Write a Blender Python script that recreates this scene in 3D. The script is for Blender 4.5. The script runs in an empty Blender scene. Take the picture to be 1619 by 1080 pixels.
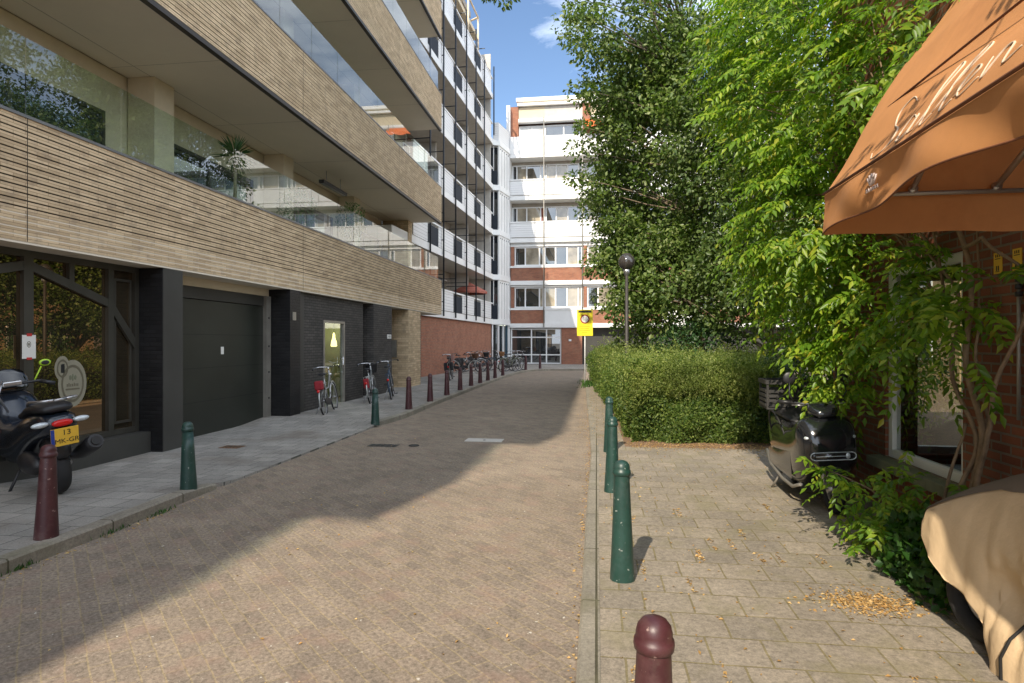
import bpy, bmesh, math, random
import numpy as np
from mathutils import Vector, Matrix

sc = bpy.context.scene
COL = sc.collection
R = math.radians
rng = np.random.default_rng(7)
random.seed(7)

# ------------------------------------------------------------------ camera, sky, sun, exposure
cam_d = bpy.data.cameras.new('camera')
cam = bpy.data.objects.new('camera', cam_d)
COL.objects.link(cam)
cam.location = (0, 0, 1.7)
cam.rotation_euler = (R(90), 0, R(7.76))
cam_d.lens = 21.79
cam_d.sensor_width = 36
cam_d.clip_start = 0.05
cam_d.clip_end = 2000
sc.camera = cam

SUN_TRAVEL = Vector((0.30, 1.16, -1.0)).normalized()
SUN_EL = math.asin(-SUN_TRAVEL.z)
w = bpy.data.worlds.new('World')
sc.world = w
w.use_nodes = True
nt = w.node_tree
bg = nt.nodes['Background']
sky = nt.nodes.new('ShaderNodeTexSky')
sky.sky_type = 'NISHITA'
sky.sun_disc = False
sky.sun_elevation = SUN_EL
sky.sun_rotation = math.atan2(-SUN_TRAVEL.x, -SUN_TRAVEL.y)
sky.altitude = 900
sky.air_density = 1.1
sky.dust_density = 0.3
sky.ozone_density = 2.5
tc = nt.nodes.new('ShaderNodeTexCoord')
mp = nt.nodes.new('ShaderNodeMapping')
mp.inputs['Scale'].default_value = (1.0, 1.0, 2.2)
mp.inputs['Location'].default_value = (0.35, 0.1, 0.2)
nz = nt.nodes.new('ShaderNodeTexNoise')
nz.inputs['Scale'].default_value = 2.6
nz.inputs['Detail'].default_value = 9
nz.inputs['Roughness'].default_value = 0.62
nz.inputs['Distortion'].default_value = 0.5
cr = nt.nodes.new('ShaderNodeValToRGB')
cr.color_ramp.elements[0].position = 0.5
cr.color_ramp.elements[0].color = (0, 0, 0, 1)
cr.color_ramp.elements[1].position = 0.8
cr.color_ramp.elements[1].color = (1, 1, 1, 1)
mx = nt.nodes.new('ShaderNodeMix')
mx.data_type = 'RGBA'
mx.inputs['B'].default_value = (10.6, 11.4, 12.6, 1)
nt.links.new(tc.outputs['Generated'], mp.inputs['Vector'])
nt.links.new(mp.outputs['Vector'], nz.inputs['Vector'])
# cloud added out of view, behind and right, to brighten shaded facade; wisps ahead
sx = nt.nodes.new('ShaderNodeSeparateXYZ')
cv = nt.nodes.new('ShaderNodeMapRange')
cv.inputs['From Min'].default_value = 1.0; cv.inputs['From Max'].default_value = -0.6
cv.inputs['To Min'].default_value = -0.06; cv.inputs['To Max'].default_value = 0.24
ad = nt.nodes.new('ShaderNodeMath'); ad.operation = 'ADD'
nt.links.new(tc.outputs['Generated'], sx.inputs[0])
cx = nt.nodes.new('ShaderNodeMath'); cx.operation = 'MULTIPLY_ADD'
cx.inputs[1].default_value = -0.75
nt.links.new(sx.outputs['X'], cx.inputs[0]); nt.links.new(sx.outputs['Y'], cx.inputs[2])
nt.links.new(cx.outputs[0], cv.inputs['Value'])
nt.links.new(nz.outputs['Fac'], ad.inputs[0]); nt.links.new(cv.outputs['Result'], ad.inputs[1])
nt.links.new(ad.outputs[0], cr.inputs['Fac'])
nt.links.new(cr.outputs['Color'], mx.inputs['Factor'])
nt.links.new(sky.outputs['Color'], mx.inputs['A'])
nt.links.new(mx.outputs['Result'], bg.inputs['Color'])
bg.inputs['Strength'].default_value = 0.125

sun_d = bpy.data.lights.new('sun', 'SUN')
sun_d.energy = 3.7
sun_d.angle = R(0.5)
sun_d.color = (1.0, 0.885, 0.72)
sun = bpy.data.objects.new('sun', sun_d)
COL.objects.link(sun)
sun.rotation_euler = SUN_TRAVEL.to_track_quat('-Z', 'Y').to_euler()
sun.location = (-10, -30, 40)

sc.view_settings.view_transform = 'Standard'
sc.view_settings.look = 'None'
sc.view_settings.exposure = 0.75
sc.view_settings.gamma = 1.0
sc.cycles.max_bounces = 8
sc.cycles.transparent_max_bounces = 16
sc.cycles.use_denoising = True

# ------------------------------------------------------------------ helpers
OFF = {}

def tag(o, label=None, cat=None, group=None, kind=None):
    if label: o['label'] = label
    if cat: o['category'] = cat
    if group: o['group'] = group
    if kind: o['kind'] = kind
    return o

def thing(name, label, cat, loc=(0, 0, 0), rz=0.0, group=None):
    o = bpy.data.objects.new(name, None)
    COL.objects.link(o)
    o.location = loc
    o.rotation_euler = (0, 0, rz)
    o.empty_display_size = 0.2
    OFF[o.name] = Vector(loc)
    return tag(o, label, cat, group)

def link_mesh(name, me, mat, parent=None, world=False):
    o = bpy.data.objects.new(name, me)
    COL.objects.link(o)
    if mat is not None:
        me.materials.append(mat)
    if parent is not None:
        o.parent = parent
        if world:
            off = OFF.get(parent.name, Vector((0, 0, 0)))
            me.transform(Matrix.Translation(-off))
            OFF[o.name] = off
    return o

class MB:
    def __init__(s):
        s.v = []; s.f = []; s.s = []
    def add(s, vs, fs, smooth=False):
        n = len(s.v)
        s.v.extend([tuple(p) for p in vs])
        for f in fs:
            s.f.append(tuple(i + n for i in f)); s.s.append(smooth)
        return s
    def box(s, a, b):
        x0, y0, z0 = a; x1, y1, z1 = b
        vs = [(x0,y0,z0),(x1,y0,z0),(x1,y1,z0),(x0,y1,z0),(x0,y0,z1),(x1,y0,z1),(x1,y1,z1),(x0,y1,z1)]
        return s.add(vs, [(3,2,1,0),(4,5,6,7),(0,1,5,4),(1,2,6,5),(2,3,7,6),(3,0,4,7)])
    def obox(s, c, ax, ay, hx, hy, hz, az=None):
        c = Vector(c); ax = Vector(ax).normalized(); ay = Vector(ay).normalized()
        az = Vector(az).normalized() if az else ax.cross(ay).normalized()
        vs = []
        for sz in (-1, 1):
            for sx, sy in ((-1,-1),(1,-1),(1,1),(-1,1)):
                vs.append(c + ax*hx*sx + ay*hy*sy + az*hz*sz)
        return s.add(vs, [(3,2,1,0),(4,5,6,7),(0,1,5,4),(1,2,6,5),(2,3,7,6),(3,0,4,7)])
    def tube(s, pts, r, seg=8, cap=True, smooth=True):
        pts = [Vector(p) for p in pts]
        n = len(pts)
        rs = r if isinstance(r, (list, tuple)) else [r]*n
        d0 = (pts[1]-pts[0]).normalized()
        up = Vector((0,0,1)) if abs(d0.z) < 0.9 else Vector((1,0,0))
        u = d0.cross(up).normalized()
        vs = []
        for i, p in enumerate(pts):
            if i == 0: d = d0
            elif i == n-1: d = (pts[i]-pts[i-1]).normalized()
            else:
                d = (pts[i+1]-pts[i-1])
                d = d.normalized() if d.length > 1e-9 else d0
            u = (u - d*u.dot(d))
            u = u.normalized() if u.length > 1e-6 else d.orthogonal().normalized()
            v = d.cross(u)
            for k in range(seg):
                a = 2*math.pi*k/seg
                vs.append(p + (u*math.cos(a) + v*math.sin(a))*rs[i])
        fs = []
        for i in range(n-1):
            for k in range(seg):
                k2 = (k+1) % seg
                fs.append((i*seg+k, i*seg+k2, (i+1)*seg+k2, (i+1)*seg+k))
        s.add(vs, fs, smooth)
        if cap:
            m = len(s.v) - len(vs)
            s.f.append(tuple(m+k for k in reversed(range(seg)))); s.s.append(False)
            s.f.append(tuple(m+(n-1)*seg+k for k in range(seg))); s.s.append(False)
        return s
    def lathe(s, prof, seg=20, c=(0,0,0), smooth=True):
        vs = []; fs = []
        for r, z in prof:
            for k in range(seg):
                a = 2*math.pi*k/seg
                vs.append((c[0]+r*math.cos(a), c[1]+r*math.sin(a), c[2]+z))
        for i in range(len(prof)-1):
            for k in range(seg):
                k2 = (k+1) % seg
                fs.append((i*seg+k, i*seg+k2, (i+1)*seg+k2, (i+1)*seg+k))
        return s.add(vs, fs, smooth)
    def ell(s, c, r, nu=16, nv=10, M=None):
        vs = []; fs = []
        c = Vector(c)
        for j in range(nv+1):
            t = math.pi*j/nv
            for i in range(nu):
                a = 2*math.pi*i/nu
                p = Vector((r[0]*math.sin(t)*math.cos(a), r[1]*math.sin(t)*math.sin(a), r[2]*math.cos(t)))
                if M: p = M @ p
                vs.append(c+p)
        for j in range(nv):
            for i in range(nu):
                i2 = (i+1) % nu
                fs.append((j*nu+i, (j+1)*nu+i, (j+1)*nu+i2, j*nu+i2))
        return s.add(vs, fs, True)
    def torus(s, c, u, v, R_, r, seg=28, rs=8):
        c = Vector(c); u = Vector(u).normalized(); v = Vector(v).normalized(); n = u.cross(v)
        vs = []; fs = []
        for i in range(seg):
            a = 2*math.pi*i/seg
            d = u*math.cos(a)+v*math.sin(a)
            for k in range(rs):
                b = 2*math.pi*k/rs
                vs.append(c + d*(R_+r*math.cos(b)) + n*r*math.sin(b))
        for i in range(seg):
            i2 = (i+1) % seg
            for k in range(rs):
                k2 = (k+1) % rs
                fs.append((i*rs+k, i2*rs+k, i2*rs+k2, i*rs+k2))
        return s.add(vs, fs, True)
    def prism(s, poly, plane, a, b):
        def P(p, t):
            if plane == 'xy': return (p[0], p[1], t)
            if plane == 'xz': return (p[0], t, p[1])
            return (t, p[0], p[1])
        n = len(poly)
        vs = [P(p, a) for p in poly] + [P(p, b) for p in poly]
        fs = [tuple(reversed(range(n))), tuple(range(n, 2*n))]
        for i in range(n):
            j = (i+1) % n
            fs.append((i, j, n+j, n+i))
        return s.add(vs, fs)
    def grid(s, fn, nu, nv, smooth=True):
        vs = [fn(i/nu, j/nv) for j in range(nv+1) for i in range(nu+1)]
        fs = [(j*(nu+1)+i, j*(nu+1)+i+1, (j+1)*(nu+1)+i+1, (j+1)*(nu+1)+i) for j in range(nv) for i in range(nu)]
        return s.add(vs, fs, smooth)
    def build(s, name, mat, parent=None, world=False, bevel=0, fix=True):
        me = bpy.data.meshes.new(name)
        me.from_pydata(s.v, [], s.f)
        me.polygons.foreach_set('use_smooth', s.s)
        if fix:
            bm = bmesh.new(); bm.from_mesh(me)
            bmesh.ops.recalc_face_normals(bm, faces=bm.faces)
            bm.to_mesh(me); bm.free()
        me.update()
        o = link_mesh(name, me, mat, parent, world)
        if bevel:
            m = o.modifiers.new('bevel', 'BEVEL')
            m.width = bevel; m.segments = 2; m.limit_method = 'ANGLE'; m.angle_limit = R(40)
        return o

def bx(name, a, b, mat, parent=None, world=True, bevel=0):
    return MB().box(a, b).build(name, mat, parent, world, bevel)

def children(o):
    return [c for c in bpy.data.objects if c.parent == o]

def dup(root, loc, rz, label, group=None, scale=None):
    r = root.copy(); COL.objects.link(r)
    r.location = loc; r.rotation_euler = (0, 0, rz)
    if scale: r.scale = scale
    r['label'] = label
    if group: r['group'] = group
    for ch in children(root):
        c = ch.copy(); COL.objects.link(c); c.parent = r
        for g in children(ch):
            d = g.copy(); COL.objects.link(d); d.parent = c
    return r

def text_obj(name, body, size, mat, parent, matrix, extrude=0.002, align='CENTER', shear=0.0):
    cu = bpy.data.curves.new('lettering', 'FONT')
    cu.body = body; cu.size = size; cu.extrude = extrude
    cu.align_x = align; cu.align_y = 'CENTER'; cu.shear = shear
    tmp = bpy.data.objects.new('lettering_source', cu)
    COL.objects.link(tmp)
    dg = bpy.context.evaluated_depsgraph_get()
    me = bpy.data.meshes.new_from_object(tmp.evaluated_get(dg))
    bpy.data.objects.remove(tmp)
    bpy.data.curves.remove(cu)
    me.materials.clear()
    me.transform(matrix)
    me.name = name
    return link_mesh(name, me, mat, parent, False)

# ------------------------------------------------------------------ materials
def newmat(name):
    m = bpy.data.materials.new(name)
    m.use_nodes = True
    t = m.node_tree
    return m, t, t.nodes['Principled BSDF'], t.nodes['Material Output']

def nd(t, kind, **kw):
    n = t.nodes.new(kind)
    for k, v in kw.items():
        setattr(n, k, v)
    return n

def mixc(t, a, b, fac, mode='MIX'):
    n = nd(t, 'ShaderNodeMix', data_type='RGBA', blend_type=mode)
    for key, val in (('A', a), ('B', b), ('Factor', fac)):
        if hasattr(val, 'links') or isinstance(val, bpy.types.NodeSocket):
            t.links.new(val, n.inputs[key])
        elif key == 'Factor':
            n.inputs[key].default_value = val
        else:
            n.inputs[key].default_value = (*val[:3], 1)
    return n.outputs['Result']

def noise(t, scale, detail=4, rough=0.55, vec=None, coord='Object'):
    n = nd(t, 'ShaderNodeTexNoise')
    n.inputs['Scale'].default_value = scale
    n.inputs['Detail'].default_value = detail
    n.inputs['Roughness'].default_value = rough
    if vec is None:
        c = nd(t, 'ShaderNodeTexCoord')
        vec = c.outputs[coord]
    t.links.new(vec, n.inputs['Vector'])
    return n.outputs['Fac']

def ramp(t, fac, p0, p1, c0=(0,0,0), c1=(1,1,1)):
    r = nd(t, 'ShaderNodeValToRGB')
    r.color_ramp.elements[0].position = p0; r.color_ramp.elements[0].color = (*c0, 1)
    r.color_ramp.elements[1].position = p1; r.color_ramp.elements[1].color = (*c1, 1)
    t.links.new(fac, r.inputs['Fac'])
    return r.outputs['Color']

def bump(t, bsdf, height, strength=0.3, dist=0.01, normal=None):
    b = nd(t, 'ShaderNodeBump')
    b.inputs['Strength'].default_value = strength
    b.inputs['Distance'].default_value = dist
    t.links.new(height, b.inputs['Height'])
    if normal is not None: t.links.new(normal, b.inputs['Normal'])
    t.links.new(b.outputs['Normal'], bsdf.inputs['Normal'])
    return b.outputs['Normal']

def M(name, col, rough=0.6, metal=0.0, var=0.18, scale=3.0, bmp=0.0, bscale=60, spec=0.5, dirt=None, dirt_amt=0.4, coat=0.0):
    m, t, b, o = newmat(name)
    n1 = noise(t, scale, 6, 0.65)
    f = ramp(t, n1, 0.3, 0.7)
    lo = tuple(max(0, c*(1-var)) for c in col); hi = tuple(min(1, c*(1+var)) for c in col)
    c = mixc(t, lo, hi, f)
    if dirt:
        n2 = noise(t, scale*0.6+0.7, 8, 0.7)
        c = mixc(t, c, dirt, mixc(t, (0,0,0), (dirt_amt,)*3, ramp(t, n2, 0.5, 0.75)))
    t.links.new(c, b.inputs['Base Color'])
    rr = nd(t, 'ShaderNodeMapRange')
    rr.inputs['To Min'].default_value = max(0.02, rough-0.08); rr.inputs['To Max'].default_value = min(1, rough+0.08)
    t.links.new(n1, rr.inputs['Value'])
    t.links.new(rr.outputs['Result'], b.inputs['Roughness'])
    b.inputs['Metallic'].default_value = metal
    b.inputs['Specular IOR Level'].default_value = spec
    b.inputs['Coat Weight'].default_value = coat
    b.inputs['Coat Roughness'].default_value = 0.08
    if bmp:
        bump(t, b, noise(t, bscale, 5, 0.6), bmp, 0.01)
    return m

def wall_vec(t, mode='wall', rot=0.0):
    g = nd(t, 'ShaderNodeNewGeometry')
    sp = nd(t, 'ShaderNodeSeparateXYZ'); t.links.new(g.outputs['Position'], sp.inputs[0])
    if mode == 'floor':
        mpn = nd(t, 'ShaderNodeMapping'); mpn.inputs['Rotation'].default_value = (0, 0, rot)
        t.links.new(g.outputs['Position'], mpn.inputs['Vector'])
        return mpn.outputs['Vector']
    sn = nd(t, 'ShaderNodeSeparateXYZ'); t.links.new(g.outputs['True Normal'], sn.inputs[0])
    ab = nd(t, 'ShaderNodeMath', operation='ABSOLUTE'); t.links.new(sn.outputs['X'], ab.inputs[0])
    gt = nd(t, 'ShaderNodeMath', operation='GREATER_THAN'); t.links.new(ab.outputs[0], gt.inputs[0]); gt.inputs[1].default_value = 0.5
    mxn = nd(t, 'ShaderNodeMix', data_type='FLOAT')
    t.links.new(gt.outputs[0], mxn.inputs['Factor'])
    t.links.new(sp.outputs['X'], mxn.inputs['A']); t.links.new(sp.outputs['Y'], mxn.inputs['B'])
    cb = nd(t, 'ShaderNodeCombineXYZ')
    t.links.new(mxn.outputs['Result'], cb.inputs['X']); t.links.new(sp.outputs['Z'], cb.inputs['Y'])
    return cb.outputs[0]

def brickM(name, c1, c2, mortar, bw, bh, ms=0.01, mode='wall', rot=0.0, rough=0.85, bstr=0.6, off=0.5, var=0.3, grain=None,
           extra=None, speck=None, jw=1.0, patch=None, warp=0.0, zoff=0.0):
    m, t, b, o = newmat(name)
    v = wall_vec(t, mode, rot)
    if zoff:
        ad = nd(t, 'ShaderNodeVectorMath', operation='ADD'); ad.inputs[1].default_value = (0, zoff, 0)
        t.links.new(v, ad.inputs[0]); v = ad.outputs[0]
    vb = v
    if warp:
        nn = nd(t, 'ShaderNodeTexNoise'); nn.inputs['Scale'].default_value = 9; nn.inputs['Detail'].default_value = 4
        t.links.new(v, nn.inputs['Vector'])
        sb = nd(t, 'ShaderNodeVectorMath', operation='SUBTRACT'); sb.inputs[1].default_value = (0.5,)*3
        t.links.new(nn.outputs['Color'], sb.inputs[0])
        sl = nd(t, 'ShaderNodeVectorMath', operation='SCALE'); sl.inputs['Scale'].default_value = warp
        t.links.new(sb.outputs[0], sl.inputs[0])
        a2 = nd(t, 'ShaderNodeVectorMath', operation='ADD'); t.links.new(v, a2.inputs[0]); t.links.new(sl.outputs[0], a2.inputs[1])
        vb = a2.outputs[0]
    k = nd(t, 'ShaderNodeTexBrick')
    k.offset = off
    k.inputs['Scale'].default_value = 1
    k.inputs['Color1'].default_value = (*c1, 1); k.inputs['Color2'].default_value = (*c2, 1)
    k.inputs['Mortar'].default_value = (*mortar, 1)
    k.inputs['Mortar Size'].default_value = ms
    k.inputs['Mortar Smooth'].default_value = 0.25
    k.inputs['Brick Width'].default_value = bw
    k.inputs['Row Height'].default_value = bh
    t.links.new(vb, k.inputs['Vector'])
    c = k.outputs['Color']
    n1 = noise(t, 1.3, 6, 0.7, v)
    c = mixc(t, c, mixc(t, (1-var,)*3, (1+var,)*3, ramp(t, n1, 0.25, 0.75)), 1.0, 'MULTIPLY')
    n2 = noise(t, 130, 3, 0.7, v)
    c = mixc(t, c, mixc(t, (0.72,)*3, (1.25,)*3, n2), 1.0, 'MULTIPLY')
    if grain:
        n5 = noise(t, grain[1], 5, 0.8, v)
        c = mixc(t, c, mixc(t, (grain[0][0],)*3, (grain[0][1],)*3, ramp(t, n5, .32, .68)), 1.0, 'MULTIPLY')
    if extra:
        n3 = noise(t, extra[1], 5, 0.6, v)
        c = mixc(t, c, extra[0], mixc(t, (0,0,0), (extra[2],)*3, ramp(t, n3, 0.52, 0.66)))
    if speck:
        n4 = noise(t, speck[1], 2, 0.5, v)
        c = mixc(t, c, speck[0], ramp(t, n4, speck[2], speck[2]+0.05))
    t.links.new(c, b.inputs['Base Color'])
    b.inputs['Roughness'].default_value = rough
    b.inputs['Specular IOR Level'].default_value = 0.3
    inv = nd(t, 'ShaderNodeMath', operation='SUBTRACT'); inv.inputs[0].default_value = 1
    t.links.new(k.outputs['Fac'], inv.inputs[1])
    n0 = bump(t, b, noise(t, 160, 4, 0.7, v), 0.35, 0.006)
    bump(t, b, inv.outputs[0], bstr, 0.008, n0)
    return m

def glassM(name, tint, refl_tint=(1,1,1), ior=1.8, kind='clear', base=(0.02,0.02,0.02), floor=0.0):
    m, t, b, o = newmat(name)
    t.nodes.remove(b)
    gl = nd(t, 'ShaderNodeBsdfGlossy'); gl.inputs['Roughness'].default_value = 0.0
    gl.inputs['Color'].default_value = (*refl_tint, 1)
    if kind == 'clear':
        tr = nd(t, 'ShaderNodeBsdfTransparent'); tr.inputs['Color'].default_value = (*tint, 1)
    else:
        tr = nd(t, 'ShaderNodeBsdfDiffuse')
        n = noise(t, 1.2, 4)
        c = mixc(t, tuple(x*0.6 for x in base), tuple(x*1.5 for x in base), ramp(t, n, 0.3, 0.7))
        t.links.new(c, tr.inputs['Color'])
    fr = nd(t, 'ShaderNodeFresnel'); fr.inputs['IOR'].default_value = ior
    fac = fr.outputs[0]
    if floor:
        ma = nd(t, 'ShaderNodeMapRange'); ma.inputs['To Min'].default_value = floor
        t.links.new(fac, ma.inputs['Value']); fac = ma.outputs['Result']
    if kind == 'clear':      # a pane reflects on the face it is seen from; its far face only lets light out
        ge = nd(t, 'ShaderNodeNewGeometry')
        iv = nd(t, 'ShaderNodeMath', operation='SUBTRACT'); iv.inputs[0].default_value = 1
        t.links.new(ge.outputs['Backfacing'], iv.inputs[1])
        mu = nd(t, 'ShaderNodeMath', operation='MULTIPLY')
        t.links.new(fac, mu.inputs[0]); t.links.new(iv.outputs[0], mu.inputs[1]); fac = mu.outputs[0]
    mxs = nd(t, 'ShaderNodeMixShader')
    t.links.new(fac, mxs.inputs[0]); t.links.new(tr.outputs[0], mxs.inputs[1]); t.links.new(gl.outputs[0], mxs.inputs[2])
    t.links.new(mxs.outputs[0], o.inputs['Surface'])
    return m

def leafM(name, dark, mid, light, transl=0.4, rough=0.45, yellow=None):
    m, t, b, o = newmat(name)
    g = nd(t, 'ShaderNodeNewGeometry')
    r = nd(t, 'ShaderNodeValToRGB')
    r.color_ramp.elements[0].color = (*dark, 1)
    r.color_ramp.elements[1].color = (*light, 1); r.color_ramp.elements[1].position = 0.93
    e = r.color_ramp.elements.new(0.5); e.color = (*mid, 1)
    if yellow:
        e = r.color_ramp.elements.new(1.0); e.color = (*yellow, 1)
    t.links.new(g.outputs['Random Per Island'], r.inputs['Fac'])
    n = noise(t, 1.1, 3)
    c = mixc(t, r.outputs['Color'], mixc(t, (0.7, 0.75, 0.7), (1.3, 1.25, 1.2), ramp(t, n, 0.3, 0.7)), 1.0, 'MULTIPLY')
    t.links.new(c, b.inputs['Base Color'])
    b.inputs['Roughness'].default_value = rough
    b.inputs['Specular IOR Level'].default_value = 0.4
    tl = nd(t, 'ShaderNodeBsdfTranslucent')
    c2 = mixc(t, c, (1.25, 1.5, 0.5), 1.0, 'MULTIPLY')
    t.links.new(c2, tl.inputs['Color'])
    mxs = nd(t, 'ShaderNodeMixShader'); mxs.inputs[0].default_value = transl
    t.links.new(b.outputs[0], mxs.inputs[1]); t.links.new(tl.outputs[0], mxs.inputs[2])
    t.links.new(mxs.outputs[0], o.inputs['Surface'])
    return m

def emitM(name, col, strength):
    m, t, b, o = newmat(name)
    b.inputs['Base Color'].default_value = (*col, 1)
    b.inputs['Emission Color'].default_value = (*col, 1)
    b.inputs['Emission Strength'].default_value = strength
    return m

m_ground = M('packed_earth', (0.16, 0.14, 0.11), 0.95, var=0.3, bmp=0.4)
m_road = brickM('clinker_road', (0.258, 0.208, 0.158), (0.196, 0.160, 0.125), (0.272, 0.216, 0.135), 0.2, 0.1, 0.005, 'floor', R(45),
                bstr=0.2, var=0.22, extra=((0.28, 0.18, 0.14), 3.5, 0.35), speck=((0.55, 0.52, 0.45), 24, 0.71), warp=0.022, grain=((.48, 1.55), 38))
m_tile = brickM('pavement_tiles', (0.275, 0.235, 0.182), (0.225, 0.195, 0.155), (0.185, 0.155, 0.085), 0.3, 0.3, 0.007, 'floor', 0,
                bstr=0.4, var=0.24, grain=((.62, 1.40), 36), extra=((0.20, 0.18, 0.10), 2.2, 0.5), warp=0.012)
m_tile_left = brickM('left_pavement_tiles', (0.315, 0.295, 0.262), (0.245, 0.232, 0.208), (0.10, 0.10, 0.085), 0.3, 0.3, 0.006, 'floor', 0,
                bstr=0.35, var=0.25, grain=((.7, 1.3), 60), extra=((0.16, 0.13, 0.10), 0.8, 0.5), warp=0.006)
m_kerb = brickM('kerb_concrete', (0.27, 0.24, 0.19), (0.225, 0.205, 0.165), (0.07, 0.065, 0.04), 1.0, 3.0, 0.008, 'floor', R(90), var=0.25, off=0, grain=((.7, 1.3), 40), extra=((0.15, 0.14, 0.085), 2.4, 0.5))
m_soil = M('leafy_soil', (0.20, 0.125, 0.075), 0.95, var=0.45, scale=14, bmp=0.8, bscale=50)
m_brick_long = brickM('long_sand_brick', (0.68, 0.525, 0.335), (0.47, 0.35, 0.215), (0.26, 0.18, 0.11), 0.30, 0.08, 0.003, 'wall',
                bstr=0.2, var=0.12, extra=((0.20, 0.16, 0.125), 5.5, 0.35))
m_joint = M('dark_joint_mortar', (0.035, 0.028, 0.022), 0.95)
m_coping = M('grey_metal_coping', (0.19, 0.19, 0.19), 0.45, 0.6)
m_bandlip = M('dark_bronze_lip', (0.05, 0.042, 0.035), 0.5, 0.3)
m_soffit = M('beige_soffit', (0.74, 0.67, 0.55), 0.75, var=0.05, scale=0.6)
m_beige = M('beige_panel', (0.60, 0.51, 0.36), 0.7, var=0.06)
m_balglass = glassM('balcony_glass', (0.86, 0.95, 0.925), ior=2.3)
m_darkglass = glassM('dark_window_glass', None, (0.9, 0.95, 1), 1.9, 'dark', (0.035, 0.040, 0.038))
m_shopglass = glassM('bronze_shop_glass', None, (1.0, 0.72, 0.47), 1.7, 'dark', (0.020, 0.018, 0.012), floor=0.24)
m_frame_br = M('bronze_frame', (0.055, 0.052, 0.042), 0.5, 0.3)
m_blackbrick = brickM('black_glazed_brick', (0.010, 0.010, 0.011), (0.018, 0.018, 0.019), (0.008, 0.008, 0.008), 0.21, 0.065, 0.008, rough=0.5)
m_greybrick = brickM('charcoal_brick', (0.055, 0.052, 0.048), (0.085, 0.078, 0.07), (0.03, 0.028, 0.026), 0.21, 0.065, 0.008, rough=0.75)
m_charcoal = M('charcoal_panel', (0.042, 0.041, 0.036), 0.6, var=0.2, scale=1.5)
m_garage = M('garage_door_paint', (0.026, 0.029, 0.023), 0.45, 0.2, var=0.25, scale=0.8)
m_galv = M('galvanised_steel', (0.33, 0.31, 0.27), 0.5, 0.6)
m_redbrick = brickM('red_brick', (0.40, 0.155, 0.085), (0.29, 0.105, 0.062), (0.20, 0.165, 0.13), 0.21, 0.068, 0.009, var=0.22,
                extra=((0.34, 0.19, 0.12), 1.7, 0.4))
m_brownbrick = brickM('brown_house_brick', (0.265, 0.095, 0.05), (0.185, 0.062, 0.037), (0.20, 0.155, 0.115), 0.215, 0.07, 0.010, var=0.2, bstr=0.9)
m_white = M('white_paint', (0.80, 0.80, 0.78), 0.5, var=0.04, dirt=(0.5, 0.48, 0.44), dirt_amt=0.25, scale=0.9)
m_white2 = M('white_frame_paint', (0.78, 0.78, 0.77), 0.45, var=0.03)
m_ribbed, _t, _b, _o = newmat('white_ribbed_panel')
_v = wall_vec(_t)
_sp = nd(_t, 'ShaderNodeSeparateXYZ'); _t.links.new(_v, _sp.inputs[0])
_mm = nd(_t, 'ShaderNodeMath', operation='MULTIPLY'); _mm.inputs[1].default_value = 6.6; _t.links.new(_sp.outputs['Y'], _mm.inputs[0])
_fr = nd(_t, 'ShaderNodeMath', operation='FRACT'); _t.links.new(_mm.outputs[0], _fr.inputs[0])
_rc = ramp(_t, _fr.outputs[0], 0.0, 0.14)
_t.links.new(mixc(_t, (0.42, 0.42, 0.42), (0.80, 0.80, 0.79), _rc), _b.inputs['Base Color'])
_b.inputs['Roughness'].default_value = 0.5
bump(_t, _b, _rc, 0.8, 0.02)
m_concrete = M('pale_concrete', (0.52, 0.49, 0.44), 0.85, var=0.1, dirt=(0.35, 0.32, 0.28), dirt_amt=0.4)
m_taupe = M('taupe_wall', (0.33, 0.29, 0.235), 0.8, var=0.12)
m_steel_dk = M('dark_blue_steel', (0.028, 0.035, 0.045), 0.45, 0.4)
m_darkpanel = M('slate_panel', (0.030, 0.036, 0.046), 0.75, 0.0, spec=.2)
m_winglass = glassM('apartment_glass', None, (0.95, 0.98, 1), 2.0, 'dark', (0.03, 0.032, 0.032), floor=0.1)
m_curtain = glassM('curtained_glass', None, (0.95, 0.98, 1), 1.7, 'dark', (0.33, 0.29, 0.22), floor=0.04)
m_redcurtain = glassM('red_curtained_glass', None, (0.95, 0.98, 1), 1.7, 'dark', (0.17, 0.05, 0.03), floor=0.04)
m_green = M('bollard_green', (0.014, 0.048, 0.038), 0.42, var=0.2, scale=8, dirt=(0.07, 0.095, 0.09), dirt_amt=0.6, bmp=0.12, bscale=25)
def chip(m, col, scale=38, lo=.685):
    t = m.node_tree; b = t.nodes['Principled BSDF']
    src = b.inputs['Base Color'].links[0].from_socket
    c = mixc(t, src, col, ramp(t, noise(t, scale, 3, .5), lo, lo+.03))
    c = mixc(t, c, (.10, .085, .06), mixc(t, (0, 0, 0), (.55,)*3, ramp(t, noise(t, 5, 8, .75), .56, .74)))
    t.links.new(c, b.inputs['Base Color'])
m_maroon = M('bollard_maroon', (0.062, 0.019, 0.022), 0.42, var=0.22, scale=8, dirt=(0.15, 0.085, 0.08), dirt_amt=0.6, bmp=0.12, bscale=25)
chip(m_green, (.20, .23, .21)); chip(m_maroon, (.26, .17, .15))
m_black = M('black_plastic', (0.018, 0.018, 0.02), 0.45, var=0.25)
m_blackgloss = M('black_gloss_paint', (0.010, 0.011, 0.013), 0.12, var=0.2, coat=0.6)
m_bluegloss = M('midnight_blue_paint', (0.013, 0.018, 0.027), 0.2, 0.2, coat=0.5)
m_rubber = M('tyre_rubber', (0.017, 0.017, 0.018), 0.8, var=0.3, bmp=0.3, bscale=120)
m_chrome = M('chrome', (0.62, 0.62, 0.63), 0.18, 1.0, var=0.05)
m_alu = M('brushed_aluminium', (0.45, 0.45, 0.46), 0.35, 0.9)
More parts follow.
